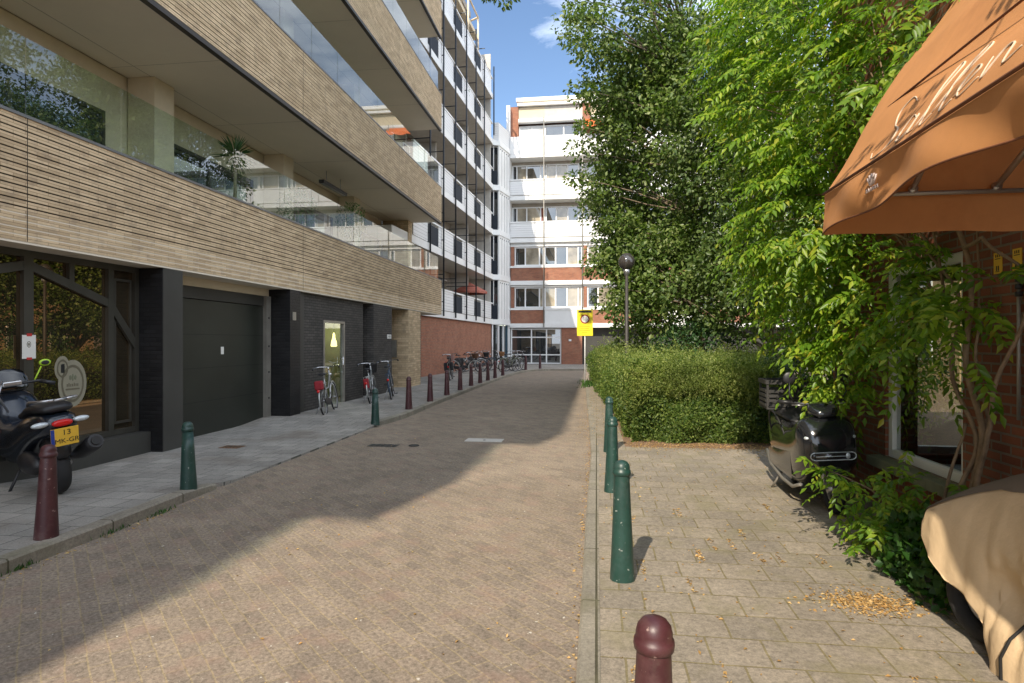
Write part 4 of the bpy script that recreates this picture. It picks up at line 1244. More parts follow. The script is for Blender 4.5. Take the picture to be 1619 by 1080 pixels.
def shrub(name, label, c, r, n, leaf, mat, wid=.5, cat='shrub', stems=True):
    t = thing(name, label, cat, (c[0], c[1], 0))
    d = unit(rng.normal(size=(n, 3))); q = d*np.array(r)*(.75+.3*rng.random((n, 1))**.7)
    q *= (1+.12*np.sin(d[:, :1]*7+d[:, 2:]*5)*np.cos(d[:, 1:2]*6))
    P = np.array(c)+q; P = P[P[:, 2] > .03]; m = len(P); d = unit(P-np.array(c))
    D = d*.4+rng.normal(size=(m, 3))*.7+[0, 0, .15]
    L = leaf*(.6+.8*rng.random(m))
    leaf_mesh('foliage', P, D, d+rng.normal(size=(m, 3))*.5, L, L*wid, mat, t)
    mb = MB()
    for k in range(9):
        a = k*2.4
        mb.tube([(c[0]+.05*math.cos(a), c[1]+.05*math.sin(a), -.02), (c[0]+r[0]*.3*math.cos(a), c[1]+r[1]*.3*math.sin(a), c[2]*.7), (c[0]+r[0]*.75*math.cos(a), c[1]+r[1]*.75*math.sin(a), c[2]+r[2]*.3)], [.02, .013, .005], 5)
    mb.build('stems', m_bark, t, True)
    return t
shrub('shrub', 'rounded dark green shrub between the light hedge and the moped', (3.35, 10.9, .75), (.85, .8, .85), 9000, .055, m_leaf_dark)
shrub('shrub', 'low dark shrub at the foot of the trees behind the hedge', (2.6, 16.0, 1.2), (1.3, 1.0, 1.0), 5000, .09, m_leaf_dark)
shrub('shrub', 'tall shrub behind the rounded dark shrub under the wisteria', (5.0, 12.6, 1.4), (1.3, 1.0, 1.5), 7000, .08, m_leaf_tree2)
shrub('low_plant', 'leafy low green plant on the pavement between the wisteria shoot and the covered scooter', (2.38, 4.45, .22), (.38, .55, .33), 3000, .06, m_leaf_plant, .8, 'plant')

# wisteria
def compound(P0, D0, n_pairs=6, ln=.34, ll=.092):
    n = len(P0); D0 = unit(D0); up = np.array([0, 0, 1.0])
    S = unit(np.cross(D0, up+rng.normal(size=(n, 3))*.35)); Nn = unit(np.cross(S, D0))
    flip = np.sign(Nn[:, 2:]); flip[flip == 0] = 1; Nn = unit(Nn*flip+np.array([-.35, -.45, 0]))
    P = []; D = []; N = []; Ls = []
    sz = .55+.65*rng.random(n)**.7
    ln = ln*(.45+.2*rng.random((n, 1))+.5*sz[:, None])
    for k in range(n_pairs+1):
        f = .22 + .78*k/n_pairs
        p = P0 + D0*ln*f - up*ln*.35*f*f
        dd = unit(D0 - up*.7*f)
        if k == n_pairs:
            P.append(p); D.append(dd); N.append(Nn); Ls.append(np.full(n, ll)*sz)
        else:
            for sgn in (-1, 1):
                P.append(p); D.append(S*sgn*.85+dd*.55-up*.28+rng.normal(size=(n, 3))*.14); N.append(Nn+rng.normal(size=(n, 3))*.22); Ls.append(ll*(1.05-.25*abs(f-.5))*(.85+.3*rng.random(n))*sz)
    return np.concatenate(P), np.concatenate(D), np.concatenate(N), np.concatenate(Ls)
WI = thing('wisteria', 'big bright green wisteria climbing over the brick house and hanging above the moped', 'climbing plant', (2.62, 5.2, 0))
ELL = [((2.42, 7.5, 4.9), (1.02, 1.5, 1.7), 1000), ((2.25, 7.2, 3.1), (.62, 1.2, .85), 460), ((2.08, 7.9, 5.7), (.62, 1.0, 1.0), 260), ((2.60, 6.1, 2.15), (.26, .95, .46), 105), ((2.62, 5.2, 1.8), (.16, .4, .3), 22), ((2.64, 6.75, 1.3), (.15, .25, .45), 26),
       ((2.55, 5.6, 4.3), (.55, 1.1, 1.2), 420), ((2.42, 7.4, 2.15), (.38, .7, .55), 130), ((2.5, 6.9, 1.65), (.30, .55, .45), 80), ((2.6, 5.2, 2.0), (.25, .45, .35), 34), ((2.75, 8.6, 6.0), (.9, 1.1, 1.5), 300), ((2.62, 4.9, 1.95), (.22, .22, .3), 14), ((2.68, 4.6, 2.1), (.12, .15, .25), 8)]
P0 = []; D0 = []
for c, r, n in ELL:
    d = unit(rng.normal(size=(n, 3))); q = d*np.array(r)*(.55+.5*rng.random((n, 1)))
    # streamers: gather into hanging tiers so that dark gaps stay between them
    q[:, 2] = np.round(q[:, 2]/.34+rng.normal(size=n)*.16)*.34*.95 + rng.normal(size=n)*.03
    p = np.array(c)+q
    keep = p[:, 0] < 2.83
    keep &= ~((p[:, 1] < 4.12) & (p[:, 2] < 4.5))
    p = p[keep]; d = d[keep]
    P0.append(p); D0.append(d*np.array([.6, .6, .3]) + np.array([-.55, -.25, -.25]) + rng.normal(size=p.shape)*.35)
hh = np.array([(.95+.8*random.random(), -.6+2.6*random.random()**.8, 3.75+1.1*random.random()) for k in range(26)]); P0.append(hh); D0.append(rng.normal(size=(26, 3))+[-.4, 0, -.4])
sp = np.array([(2.16+.07*math.sin(k*2.1)-.012*k, 4.17+.02*math.sin(k), 3.80-.022*k+.07*math.sin(k*1.3)) for k in range(16)]); P0.append(sp); D0.append(np.tile([-.6, -.35, -.3], (16, 1))+rng.normal(size=(16, 3))*.3)
P0 = np.concatenate(P0); D0 = np.concatenate(D0)
P, D, N, Ls = compound(P0, D0)
leaf_mesh('foliage', P, D, N, Ls, Ls*.40, m_leaf_wis, WI, .12, .15)
mb = MB()
def vine(pts, r0, r1, seg=8, wob=.03):
    P = [Vector(p)+VS for p in pts]; q = []
    for i in range(len(P)-1):
        for k in range(6): 
            f = k/6; a = P[i].lerp(P[i+1], f); q.append(a+Vector((wob*math.sin(3*(i+f)+r0*90), wob*math.cos(4*(i+f)+r0*50), 0)))
    q.append(P[-1]); n = len(q)
    mb.tube(q, [r0+(r1-r0)*k/(n-1) for k in range(n)], seg)
VS = Vector((0, -.27, 0))
vine([(2.66, 5.10, -.05), (2.66, 5.08, .5), (2.70, 5.12, 1.1), (2.72, 5.22, 1.7), (2.70, 5.3, 2.4), (2.66, 5.5, 3.2), (2.6, 6.0, 4.2)], .030, .014)
vine([(2.60, 5.14, -.05), (2.63, 5.12, .45), (2.66, 5.18, .95), (2.70, 5.30, 1.5), (2.72, 5.5, 2.1), (2.66, 5.9, 2.7), (2.5, 6.6, 3.6)], .021, .009, wob=.05)
vine([(2.68, 5.04, -.05), (2.68, 5.05, .6), (2.66, 4.98, 1.05), (2.70, 4.84, 1.45), (2.74, 4.70, 1.9), (2.76, 4.62, 2.6)], .022, .010, wob=.02)
vine([(2.72, 5.16, -.02), (2.71, 5.02, .5), (2.72, 5.2, 1.0), (2.74, 5.05, 1.5), (2.75, 5.28, 2.0), (2.73, 5.1, 2.7)], .016, .008, wob=.05)
vine([(2.45, 5.35, -.05), (2.58, 5.28, .55), (2.70, 5.25, 1.1)], .014, .010, wob=.01)
vine([(2.79, 4.52, -.05), (2.79, 4.53, .8), (2.78, 4.50, 1.5), (2.78, 4.5, 2.3)], .02, .014, wob=.012)
vine([(2.70, 5.3, 2.4), (2.66, 4.95, 2.42), (2.72, 4.75, 2.2), (2.76, 4.55, 2.05)], .016, .007, wob=.02)
VS = Vector((0, 0, 0))
for yy in (-.2, .7, 1.5): vine([(2.66, 5.5, 3.2), (2.78, 4.7, 4.9), (2.6, 2.8, 5.3), (2.0, yy+.1, 5.2), (1.5, yy, 4.6), (1.15, yy-.1, 4.0)], .014, .005, 6, .03)
for k in range(22):
    i = rng.integers(0, 1000); e = Vector(P0[i]); a = Vector((2.72, 5.3+.8*random.random(), 2.0+2*random.random()))
    vine([a, a.lerp(e, .35)+Vector((.05, 0, .15)), a.lerp(e, .7)+Vector((0, 0, .12)), e], .012, .004, 5, .03)
mb.build('trunk', m_vinebark, WI, True)
# young shoot at the foot of the wall
SH = thing('wisteria_shoot', 'bright green young wisteria shoot sprawling in front of the moped wheel', 'plant', (2.5, 5.35, 0))
st = [(2.5, 5.35, 0), (2.35, 5.3, .35), (2.2, 5.35, .50), (2.02, 5.6, .58), (1.88, 5.85, .62)]
mb = MB(); vine(st, .008, .004, 6, .01); vine([(2.5, 5.35, 0), (2.4, 5.1, .4), (2.3, 4.9, .55)], .007, .003, 6, .01); vine([(2.5, 5.35, 0), (2.2, 5.2, .2), (2.05, 5.1, .15)], .006, .003, 6, .01); mb.build('stem', m_vinebark, SH, True)
pp = []
for k in range(115):
    f = random.random()
    if k < 60: pp.append((random.gauss(2.22, .13), random.gauss(5.2, .20), max(.08, random.gauss(.36, .16))))
    elif k < 100: pp.append((random.gauss(2.42, .12), random.gauss(5.05, .25), max(.1, random.gauss(.45, .16))))
    else: pp.append(tuple(Vector(st[2]).lerp(Vector(st[4]), f*f*.5+.4*f+.08)+Vector((random.uniform(-.03, .03), 0, 0))))
pp = np.array(pp); dd = np.tile([-.45, -.5, .1], (len(pp), 1))+rng.normal(size=(len(pp), 3))*.5
P, D, N, Ls = compound(pp, dd, 5, .24, .075)
leaf_mesh('foliage', P, D, N, Ls, Ls*.42, m_leaf_wis, SH, .12, .15)

for gp in GP:
    n = 420; q = ball(n)*np.array([.35, .40, .42]); P = q+np.array(tuple(gp.location))+[0, 0, .72]
    L = .10*(.6+.8*rng.random(n)); leaf_mesh('foliage', P, unit(q)+rng.normal(size=(n, 3))*.6, unit(q)+[0, 0, .6], L, L*.5, m_leaf_plant, gp)
# fallen petals and dry leaves
n = 0; PP = []
def sc_(n, fx, fy, z): PP.append(np.stack([fx(n), fy(n), np.full(n, z)], 1))
U = lambda a, b: (lambda n: rng.uniform(a, b, n)); G_ = lambda m, s: (lambda n: rng.normal(m, s, n))
sc_(900, G_(1.72, .16), G_(4.2, .10), .046); sc_(420, G_(-.115, .025), U(1.2, 11), .006); sc_(520, G_(-.22, .09), U(11, 24), .006)
sc_(1500, U(.5, 3.0), G_(10.05, .22), .048); sc_(700, U(.03, 2.8), U(1.5, 9.9), .046); sc_(900, U(-.2, .5), U(10, 24), .05); sc_(260, U(-3.8, -.2), U(1.6, 14), .006)
sc_(240, G_(2.5, .12), U(5.4, 9.5), .046); sc_(170, G_(-4.22, .035), U(2, 6.4), .006)
for k in range(26):
    xx = .17+.15*(k % 2)+.3*random.randint(0, 5); yy = .3*random.randint(6, 22)
    sc_(18, G_(xx+.02, .006), U(yy, yy+.3), .046)
P = np.concatenate(PP); n = len(P)
D = rng.normal(size=(n, 3)); D[:, 2] *= .15
L = .022*(.5+rng.random(n))
o = leaf_mesh('leaf_litter', P, D, np.array([0, 0, 1.0])+rng.normal(size=(n, 3))*.25, L, L*.6, m_litter); tag(o, kind='stuff')
# weeds along the kerb and joints
n = 700; yy = np.concatenate([rng.choice([2.2, 2.9, 3.4, 4.1, 5.0, 5.6], 350)+rng.normal(size=350)*.09, rng.uniform(22.5, 26, 350)])
xx = np.concatenate([np.full(350, -4.25)+rng.normal(size=350)*.012, rng.normal(-.25, .16, 350)])
P = np.stack([xx, yy, np.full(n, .0)], 1)
D = rng.normal(size=(n, 3))*.5+[0, 0, 1]; L = np.where(np.arange(n) < 350, .04, .16)*(.5+rng.random(n))
o = leaf_mesh('weeds', P, D, rng.normal(size=(n, 3)), L, L*.18, m_leaf_plant); tag(o, kind='stuff')
# ------------------------------------------------------------------ bollards
def bollard(mat, label, loc, h, group, cat='bollard'):
    t = thing('bollard', label, cat, loc, 0, group)
    k = h/.83
    t.rotation_euler = (R(random.uniform(-1.2, 1.2)), R(random.uniform(-1.2, 1.2)), random.random()*6)
    MB().lathe([(.088, -.02), (.086, .02), (.076, .2), (.066, .42), (.056, .66*k if k > .95 else .42+(.24*k)), (.0535, h-.105)], 24).build('post', mat, t)
    MB().lathe([(.0535, h-.107), (.062, h-.10), (.064, h-.085), (.062, h-.07), (.0565, h-.066), (.0575, h-.05), (.052, h-.028), (.039, h-.011), (.02, h-.002), (0, h)], 24).build('cap', mat, t)
    return t
GL = 'bollards along the left kerb'; GR = 'bollards along the right kerb'
bollard(m_green, 'green bollard on the right kerb with a brown bollard just before it', (.18, 4.40, .04), .83, GR)
b2 = bollard(m_green, 'green bollard in the middle of three on the right kerb', (.17, 6.95, .04), .83, GR)
dup(b2, (.19, 9.45, .04), 0, 'green bollard on the right kerb beside the corner of the hedge', GR)
bollard(m_maroon, 'brown red bollard at the bottom edge of the photo, its lower part cut off', (.17, 1.99, .04), .80, GR)
bm0 = bollard(m_maroon, 'maroon bollard in front of the black maxi scooter', (-4.45, 4.50, .10), .76, GL)
bg0 = bollard(m_green, 'green bollard at the end of the near left kerb before the garage', (-4.42, 6.24, .095), .73, GL)
dup(bg0, (-4.36, 11.85, .06), 0, 'green bollard past the garage drive in front of the leaning bicycles', GL, (1, 1, .97))
row = [(-4.40, 14.2), (-4.40, 16.1), (-4.42, 18.05), (-4.45, 20.0), (-4.49, 22.0), (-4.44, 23.5), (-4.42, 25.1), (-4.40, 26.8), (-4.36, 28.8)]
names = ['maroon bollard directly after the green one past the garage drive', 'maroon bollard, second past the green one by the garage drive', 'maroon bollard in front of the bicycle with the pink saddle bag', 'maroon bollard, fourth past the green one by the garage drive', 'maroon bollard, fifth past the green one by the garage drive', 'maroon bollard, sixth past the green one by the garage drive', 'maroon bollard, seventh past the green one by the garage drive', 'maroon bollard, second to last before the bicycles at the kerb bend', 'maroon bollard right before the bicycles at the kerb bend']
for (x, y), n in zip(row, names): dup(bm0, (x, y, .10), random.random(), n, GL, (1, 1, .97+.05*random.random()))
dup(bm0, (-3.95, 34.7, .10), 0, 'maroon bollard at the kerb bend before the lobby windows, left of the last one', GL, (1, 1, 1.05))
dup(bm0, (-3.30, 36.5, .10), 0, 'maroon bollard standing alone before the middle of the lobby windows', GL, (1, 1, 1.1))

# ------------------------------------------------------------------ yellow traffic sign and street lamp
SG = thing('traffic_sign', 'yellow traffic board with a red ringed white disc on a thin white pole', 'sign', (-.46, 25.05, 0))
MB().tube([(0, .03, -.05), (0, .03, 3.05)], .024, 8).build('pole', m_white2, SG)
MB().box((-.315, -.012, 1.93), (.315, .0, 2.98)).build('board', m_signyellow, SG)
MB().box((-.26, -.0155, 2.86), (.26, -.0125, 2.945)).build('black_header', m_ink, SG)
def cdisc(cx, cz, r0, r1, y, seg=36):
    mb = MB(); vs = []; fs = []
    for k in range(seg):
        a = 2*math.pi*k/seg
        for r in (r0, r1):
            for yy in (y, y+.002): vs.append((cx+r*math.cos(a), yy, cz+r*math.sin(a)))
    for k in range(seg):
        k2 = (k+1) % seg; a_ = k*4; b_ = k2*4
        fs += [(a_, a_+2, b_+2, b_), (a_+1, b_+1, b_+3, a_+3), (a_+2, a_+3, b_+3, b_+2), (a_, b_, b_+1, a_+1)]
    return mb.add(vs, fs)
cdisc(0, 2.60, 0, .135, -.016).build('white_disc', m_paper, SG)
cdisc(0, 2.60, .135, .185, -.0165).build('red_ring', M('sign_red', (.28, .02, .02), .5), SG)
mb = MB()
for k, (a, b) in enumerate([(-.22, .20), (-.18, .16), (-.24, .22), (-.12, .10)]): mb.box((a, -.0145, 2.30-k*.085), (b, -.0125, 2.322-k*.085))
mb.build('small_print', M('faded_print', (.55, .42, .01), .6), SG)
LP = thing('street_lamp', 'street lamp with a smoked glass globe on a dark pole behind the hedge', 'street lamp', (.70, 14.73, 0))
MB().tube([(0, 0, -.05), (0, 0, 1.0), (0, 0, 3.34)], [.06, .05, .036], 12).build('pole', m_poledk, LP)
MB().lathe([(.036, 3.24), (.075, 3.30), (.085, 3.38), (.05, 3.40)], 16).build('collar', m_alu, LP)
MB().ell((0, 0, 3.56), (.195, .195, .195), 24, 16).build('globe', m_lampglass, LP)
MB().lathe([(.115, 3.715), (.085, 3.755), (0, 3.77)], 18).build('top_cap', m_poledk, LP)

# ------------------------------------------------------------------ covers in the paving
def cover(label, loc, sx, sy, mat, rz=0.0, rnd=False):
    t = thing('manhole_cover', label, 'manhole cover', loc, rz)
    if rnd:
        MB().lathe([(0, .004), (sx, .004), (sx, -.01)], 24).build('plate', mat, t)
        MB().torus((0, 0, .003), (1,0,0), (0,1,0), sx, .008, 24, 6).build('rim', m_ink, t)
    else:
        mb = MB(); mb.box((-sx, -sy, -.01), (sx, sy, .004)); mb.build('plate', mat, t)
        mb = MB(); mb.box((-.02, -sy*.2, .004), (.02, sy*.2, .0055))
        for k in range(5 if mat != m_concrete else 0): mb.box((-sx*.8+k*sx*.38, -sy*.75, .004), (-sx*.8+k*sx*.38+.03, sy*.75, .006))
        mb.build('slot', m_ink, t)
cover('pale rectangular utility cover lying in the middle of the shaded road', (-1.91, 10.5, 0.001), .32, .17, m_concrete)
cover('dark rectangular gully grate at the road edge opposite the garage', (-3.45, 9.75, 0.001), .24, .12, m_charcoal)
cover('small round dark cover beside the gully grate', (-2.95, 9.80, 0.001), .08, .08, m_charcoal, 0, True)
cover('rusty brown flush cover in the pavement before the garage door', (-5.73, 9.15, .027), .16, .12, M('rust', (.20, .11, .055), .9, var=.4, scale=20))

# ------------------------------------------------------------------ shaped two-wheelers
def loft(sections, seg=20, ex=.6):
    """sections: (y, centre x, half width, z bottom, z top)"""
    mb = MB(); vs = []; fs = []
    for y, cx, hw, zb, zt in sections:
        for k in range(seg):
            a = 2*math.pi*k/seg
            c, s_ = math.cos(a), math.sin(a)
            px = math.copysign(abs(c)**ex, c); pz = math.copysign(abs(s_)**ex, s_)
            vs.append((cx+hw*px, y, (zb+zt)/2+(zt-zb)/2*pz))
    n = len(sections)
    for i in range(n-1):
        for k in range(seg):
            k2 = (k+1) % seg
            fs.append((i*seg+k, i*seg+k2, (i+1)*seg+k2, (i+1)*seg+k))
    fs += [tuple(range(seg)), tuple((n-1)*seg+k for k in reversed(range(seg)))]
    return mb.add(vs, fs, True)
def smooth(o, lv=1):
    m = o.modifiers.new('subdivision', 'SUBSURF'); m.levels = lv; m.render_levels = lv
    return o
def moto_wheel(t, y, r, w_, seg=36):
    wl = MB().torus((0, y, r), (0,1,0), (0,0,1), r-w_*.5, w_*.5, seg, 12).build('wheel', m_rubber, t)
    mb = MB()
    mb.torus((0, y, r), (0,1,0), (0,0,1), r-w_*.95, .018, seg, 8)
    for k in range(5):
        a = 2*math.pi*k/5
        mb.tube([(0, y+.03*math.cos(a), r+.03*math.sin(a)), (0, y+(r-w_)*math.cos(a), r+(r-w_)*math.sin(a))], .016, 6)
    mb.tube([(-.05, y, r), (.05, y, r)], .04, 10)
    mb.build('rim', m_alu, wl)
    return wl

# black maxi scooter on the left
MS = thing('maxi_scooter', 'black maxi scooter with a yellow number plate parked before the shop window', 'motor scooter', (-5.62, 5.84, .10), R(62))
MS.rotation_euler = (0, R(-7), R(60)); MS.scale = (1.03, 1.03, 1.03)
moto_wheel(MS, .0, .285, .155); moto_wheel(MS, 1.42, .275, .12)
smooth(loft([(-.40, 0, .09, .70, .80), (-.34, 0, .15, .64, .86), (-.2, 0, .185, .60, .88), (.1, 0, .20, .52, .86), (.35, 0, .21, .36, .80), (.55, 0, .22, .26, .70), (.85, 0, .23, .22, .62), (1.0, 0, .25, .24, .80), (1.15, 0, .27, .34, 1.0), (1.32, 0, .24, .46, 1.06), (1.5, 0, .15, .58, .96), (1.62, 0, .06, .66, .84)], 20, .7).build('body', m_bluegloss, MS))
smooth(loft([(-.36, 0, .12, .87, .93), (-.28, 0, .16, .86, .965), (.0, 0, .17, .85, .96), (.12, 0, .17, .83, .93), (.2, 0, .17, .80, .88), (.45, 0, .15, .76, .83), (.6, 0, .09, .72, .80)], 16, .75).build('seat', m_black, MS))
mb = MB()
for sx in (-1, 1): mb.tube([(.13*sx, .1, .93), (.165*sx, -.1, .98), (.16*sx, -.36, 1.0), (.05*sx, -.44, 1.0)], .014, 8)
mb.tube([(-.05, -.44, 1.0), (.05, -.44, 1.0)], .014, 8)
mb.build('grab_rail', m_alu, MS)
smooth(loft([(-.44, 0, .05, .745, .79), (-.425, 0, .09, .735, .80), (-.39, 0, .10, .73, .81)], 14, .8).build('tail_light', m_redlens, MS))
for sx in (-1, 1):
    MB().ell((.17*sx, -.37, .775), (.075, .035, .028), 12, 8).build('indicator', m_clearlens, MS)
smooth(loft([(-.30, 0, .10, .32, .52), (-.18, 0, .10, .50, .62), (.05, 0, .10, .58, .66)], 12, .7).build('mudguard', m_black, MS))
pm = Matrix.Translation((0.0, -.425, .635)) @ Matrix.Rotation(R(14), 4, 'X')
mb = MB(); mb.box((-.115, -.004, -.09), (.115, .004, .09)); o = mb.build('number_plate', m_yellow, MS); o.data.transform(pm)
mb = MB(); mb.box((-.1155, -.0052, -.0895), (-.085, -.0042, .0895)); p2 = mb.build('blue_band', m_plateblue, o); p2.data.transform(pm)
tm = pm @ Matrix.Rotation(R(90), 4, 'X')
text_obj('lettering', '13', .078, m_ink, o, pm @ Matrix.Translation((.015, -.0055, .042)) @ Matrix.Rotation(R(90), 4, 'X'), .0006)
text_obj('lettering', 'MK-GR', .066, m_ink, o, pm @ Matrix.Translation((.015, -.0055, -.042)) @ Matrix.Rotation(R(90), 4, 'X'), .0006)
MB().tube([(0, -.30, .70), (0, -.36, .64), (0, -.385, .60)], .03, 8).build('plate_bracket', m_black, MS)
ex = MB(); ex.tube([(.2, .35, .30), (.22, .12, .33), (.25, -.02, .38), (.26, -.34, .50), (.262, -.40, .525)], [.03, .045, .075, .085, .07], 14)
EX = ex.build('exhaust', m_black, MS)
MB().tube([(.262, -.385, .52), (.2635, -.415, .531)], [.05, .045], 14).build('exhaust_tip', m_ink, EX)
MB().tube([(.12, 0, .285), (.17, .25, .36), (.18, .5, .42)], .03, 8).build('swing_arm', m_alu, MS)
ec = MB(); ec.ell((-.16, .15, .34), (.09, .30, .12), 14, 10); ec.build('engine_case', m_black, MS)
mb = MB(); mb.tube([(-.36, .95, 1.04), (-.24, 1.03, 1.09), (-.08, 1.12, 1.08), (.08, 1.12, 1.08), (.24, 1.03, 1.09), (.36, .95, 1.04)], .016, 8)
HB = mb.build('handlebar', m_black, MS)
for sx in (-1, 1): MB().tube([(.36*sx, .95, 1.04), (.25*sx, 1.02, 1.085)], .022, 10).build('grip', m_black, HB)
mb = MB(); mb.box((-.09, 1.06, 1.06), (.09, 1.16, 1.12)); ds = mb.build('dashboard', m_alu, MS, bevel=.015)
for sx in (-1, 1):
    mb = MB(); mb.tube([(.2*sx, 1.08, 1.08), (.30*sx, 1.12, 1.24)], .008, 6); mb.ell((.34*sx, 1.12, 1.28), (.06, .022, .04), 14, 10)
    mr = mb.build('mirror', M('lime_mirror_shell', (.40, .62, .03), .4) if sx > 0 else m_black, MS)
    mr_ = MB().ell((.34*sx, 1.101, 1.28), (.04, .004, .026), 12, 6).build('mirror_glass', m_black, mr)
smooth(loft([(1.17, 0, .20, .98, 1.0), (1.27, 0, .22, .99, 1.22), (1.29, 0, .18, 1.05, 1.30)], 12, .8).build('windscreen', m_blackgloss, MS))
mb = MB(); mb.tube([(-.10, .95, .80), (-.20, .80, 1.0), (-.12, .90, 1.14)], .012, 8); mb.build('cable', m_alu, MS)
mb = MB(); mb.tube([(-.14, .55, .26), (-.30, .48, .02)], .014, 6); mb.build('side_stand', m_black, MS)
mb = MB()
for sx in (-1, 1): mb.tube([(.06*sx, 1.42, .275), (.07*sx, 1.30, .55)], .025, 8)
mb.build('fork', m_black, MS)

# dark moped with a crate, on the right
MP = thing('moped', 'glossy black electric moped parked under the wisteria with a long headlight bar', 'moped', (2.32, 7.62, .04), R(180))
MP.rotation_euler = (0, R(4), R(178))
moto_wheel(MP, 0, .235, .10); moto_wheel(MP, 1.27, .235, .10)
smooth(loft([(-.42, 0, .12, .52, .70), (-.36, 0, .20, .42, .78), (-.1, 0, .255, .30, .82), (.25, 0, .265, .22, .82), (.5, 0, .27, .19, .80), (.75, 0, .27, .18, .80), (.95, 0, .275, .19, .86), (1.12, 0, .275, .30, .95), (1.24, 0, .265, .38, .93), (1.33, 0, .225, .42, .82), (1.37, 0, .15, .46, .70)], 22, .48).build('body', m_blackgloss, MP))
smooth(loft([(-.40, 0, .15, .80, .86), (-.3, 0, .19, .80, .90), (.1, 0, .19, .80, .89), (.45, 0, .17, .78, .85), (.55, 0, .12, .77, .81)], 14, .75).build('seat', m_black, MP))
for sx in (-1, 1):
    mb = MB(); mb.grid(lambda u, v: (sx*(.272+.012*math.sin(math.pi*u)*math.sin(math.pi*v)), -.05+.95*u, .26+.18*v+.10*u*v), 10, 6); mb.build('side_panel', m_bluegloss, MP)
    mb = MB(); mb.tube([(sx*.24, -.30, .36), (sx*.268, .0, .25), (sx*.27, .5, .185), (sx*.268, .9, .185), (sx*.24, 1.1, .25)], .018, 8); mb.build('side_trim', m_galv, MP)
HZ = .57
mb = MB(); mb.tube([(-.16, 1.33, HZ), (.16, 1.33, HZ)], .048, 12); mb.ell((-.16, 1.33, HZ), (.048, .048, .048), 12, 8); mb.ell((.16, 1.33, HZ), (.048, .048, .048), 12, 8)
hl = mb.build('headlight', m_blackgloss, MP)
pts = [(-.16+.042*math.cos(R(90+180*k/8)), 1.372, HZ+.036*math.sin(R(90+180*k/8))) for k in range(9)] + [(.16+.042*math.cos(R(-90+180*k/8)), 1.372, HZ+.036*math.sin(R(-90+180*k/8))) for k in range(9)]
mb = MB(); mb.tube(pts+[pts[0]], .005, 6); mb.tube([(-.14, 1.379, HZ), (.16, 1.379, HZ)], .004, 6); mb.build('light_ring', m_clearlens, hl)
mb = MB(); mb.ell((-.13, 1.362, HZ), (.03, .02, .03), 12, 8); mb.build('lens', m_clearlens, hl)
mb = MB(); 
for sx in (-1, 1): mb.tube([(.065*sx, 1.27, .235), (.07*sx, 1.22, .56)], .02, 8)
mb.build('fork', m_alu, MP)
smooth(loft([(1.05, 0, .06, .40, .44), (1.15, 0, .075, .44, .50), (1.30, 0, .075, .46, .505), (1.46, 0, .06, .36, .42)], 12, .8).build('front_mudguard', m_black, MP))
mb = MB(); mb.tube([(0, 1.12, .88), (0, 1.05, 1.03)], .03, 8); mb.tube([(-.34, .95, 1.07), (-.12, 1.04, 1.04), (.12, 1.04, 1.04), (.34, .95, 1.07)], .014, 8)
hb = mb.build('handlebar', m_black, MP)
smooth(loft([(1.02, 0, .12, .95, 1.06), (1.12, 0, .15, .93, 1.07), (1.22, 0, .13, .92, 1.02), (1.27, 0, .07, .92, .98)], 14, .7).build('cowl', m_blackgloss, MP))
for sx in (-1, 1): MB().ell((.20*sx, 1.30, .74), (.035, .03, .02), 10, 8).build('indicator', m_clearlens, MP)
for sx in (-1, 1): MB().tube([(.36*sx, .94, 1.072), (.25*sx, .99, 1.058)], .020, 10).build('grip', m_black, hb)
mb = MB()
mb = None
for sx in (-1, 1): MB().tube([(.26*sx, 1.06, 1.04), (.15*sx, 1.10, 1.035)], .006, 6).build('brake_lever', m_alu, hb)
for sx in (-1, 1):
    mb = MB(); mb.tube([(.22*sx, 1.0, 1.05), (.27*sx, 1.03, 1.15), (.25*sx, 1.0, 1.27)], .007, 6); mb.ell((.25*sx, .995, 1.31), (.062, .018, .062), 16, 10); mb.build('mirror', m_black, MP)
mb = MB(); mb.tube([(.24, .35, .22), (.34, .22, .0)], .014, 6); mb.tube([(-.15, .3, .2), (-.2, .2, .0)], .014, 6); mb.build('kickstand', m_galv, MP)
mb = MB()
for yy in (-.42, -.18): mb.tube([(-.16, yy, .84), (.16, yy, .84)], .01, 6)
for xx in (-.15, .15): mb.tube([(xx, -.5, .85), (xx, -.05, .85)], .01, 6)
mb.build('rear_rack', m_black, MP)
CB = MB(); CB.torus((.24, .35, .62), (0,1,0), (.2,0,1), .30, .011, 30, 6); CB.build('chain_lock', m_ink, MP)

CR = thing('crate', 'black slatted plastic crate fixed on the back of the moped', 'crate', (2.36, 7.80, .905), R(-4))
mb = MB(); W2, D2, H2 = .37, .23, .34
mb.box((-W2, -D2, 0), (W2, D2, .02))
for sx in (-1, 1):
    for sy in (-1, 1): mb.box((sx*W2-(.025 if sx > 0 else 0), sy*D2-(.025 if sy > 0 else 0), .02), (sx*W2+(.025 if sx < 0 else 0), sy*D2+(.025 if sy < 0 else 0), H2))
for z in (.03, .085, .14, .195):
    for sy in (-1, 1): mb.box((-W2+.025, sy*D2-.008, z), (W2-.025, sy*D2+.004, z+.035))
    for sx in (-1, 1): mb.box((sx*W2-.008, -D2+.025, z), (sx*W2+.004, D2-.025, z+.035))
for sy in (-1, 1): mb.box((-W2-.01, sy*D2-.014, H2-.045), (W2+.01, sy*D2+.014, H2+.004))
for sx in (-1, 1): mb.box((sx*W2-.014, -D2+.014, H2-.045), (sx*W2+.014, D2-.014, H2+.003))
for k in range(11): mb.box((-W2+.05+k*.062, -D2-.006, .03), (-W2+.062+k*.062, -D2+.002, .12))
mb.build('basket', M('grey_black_plastic', (.03, .028, .027), .6, var=.3, scale=12), CR)
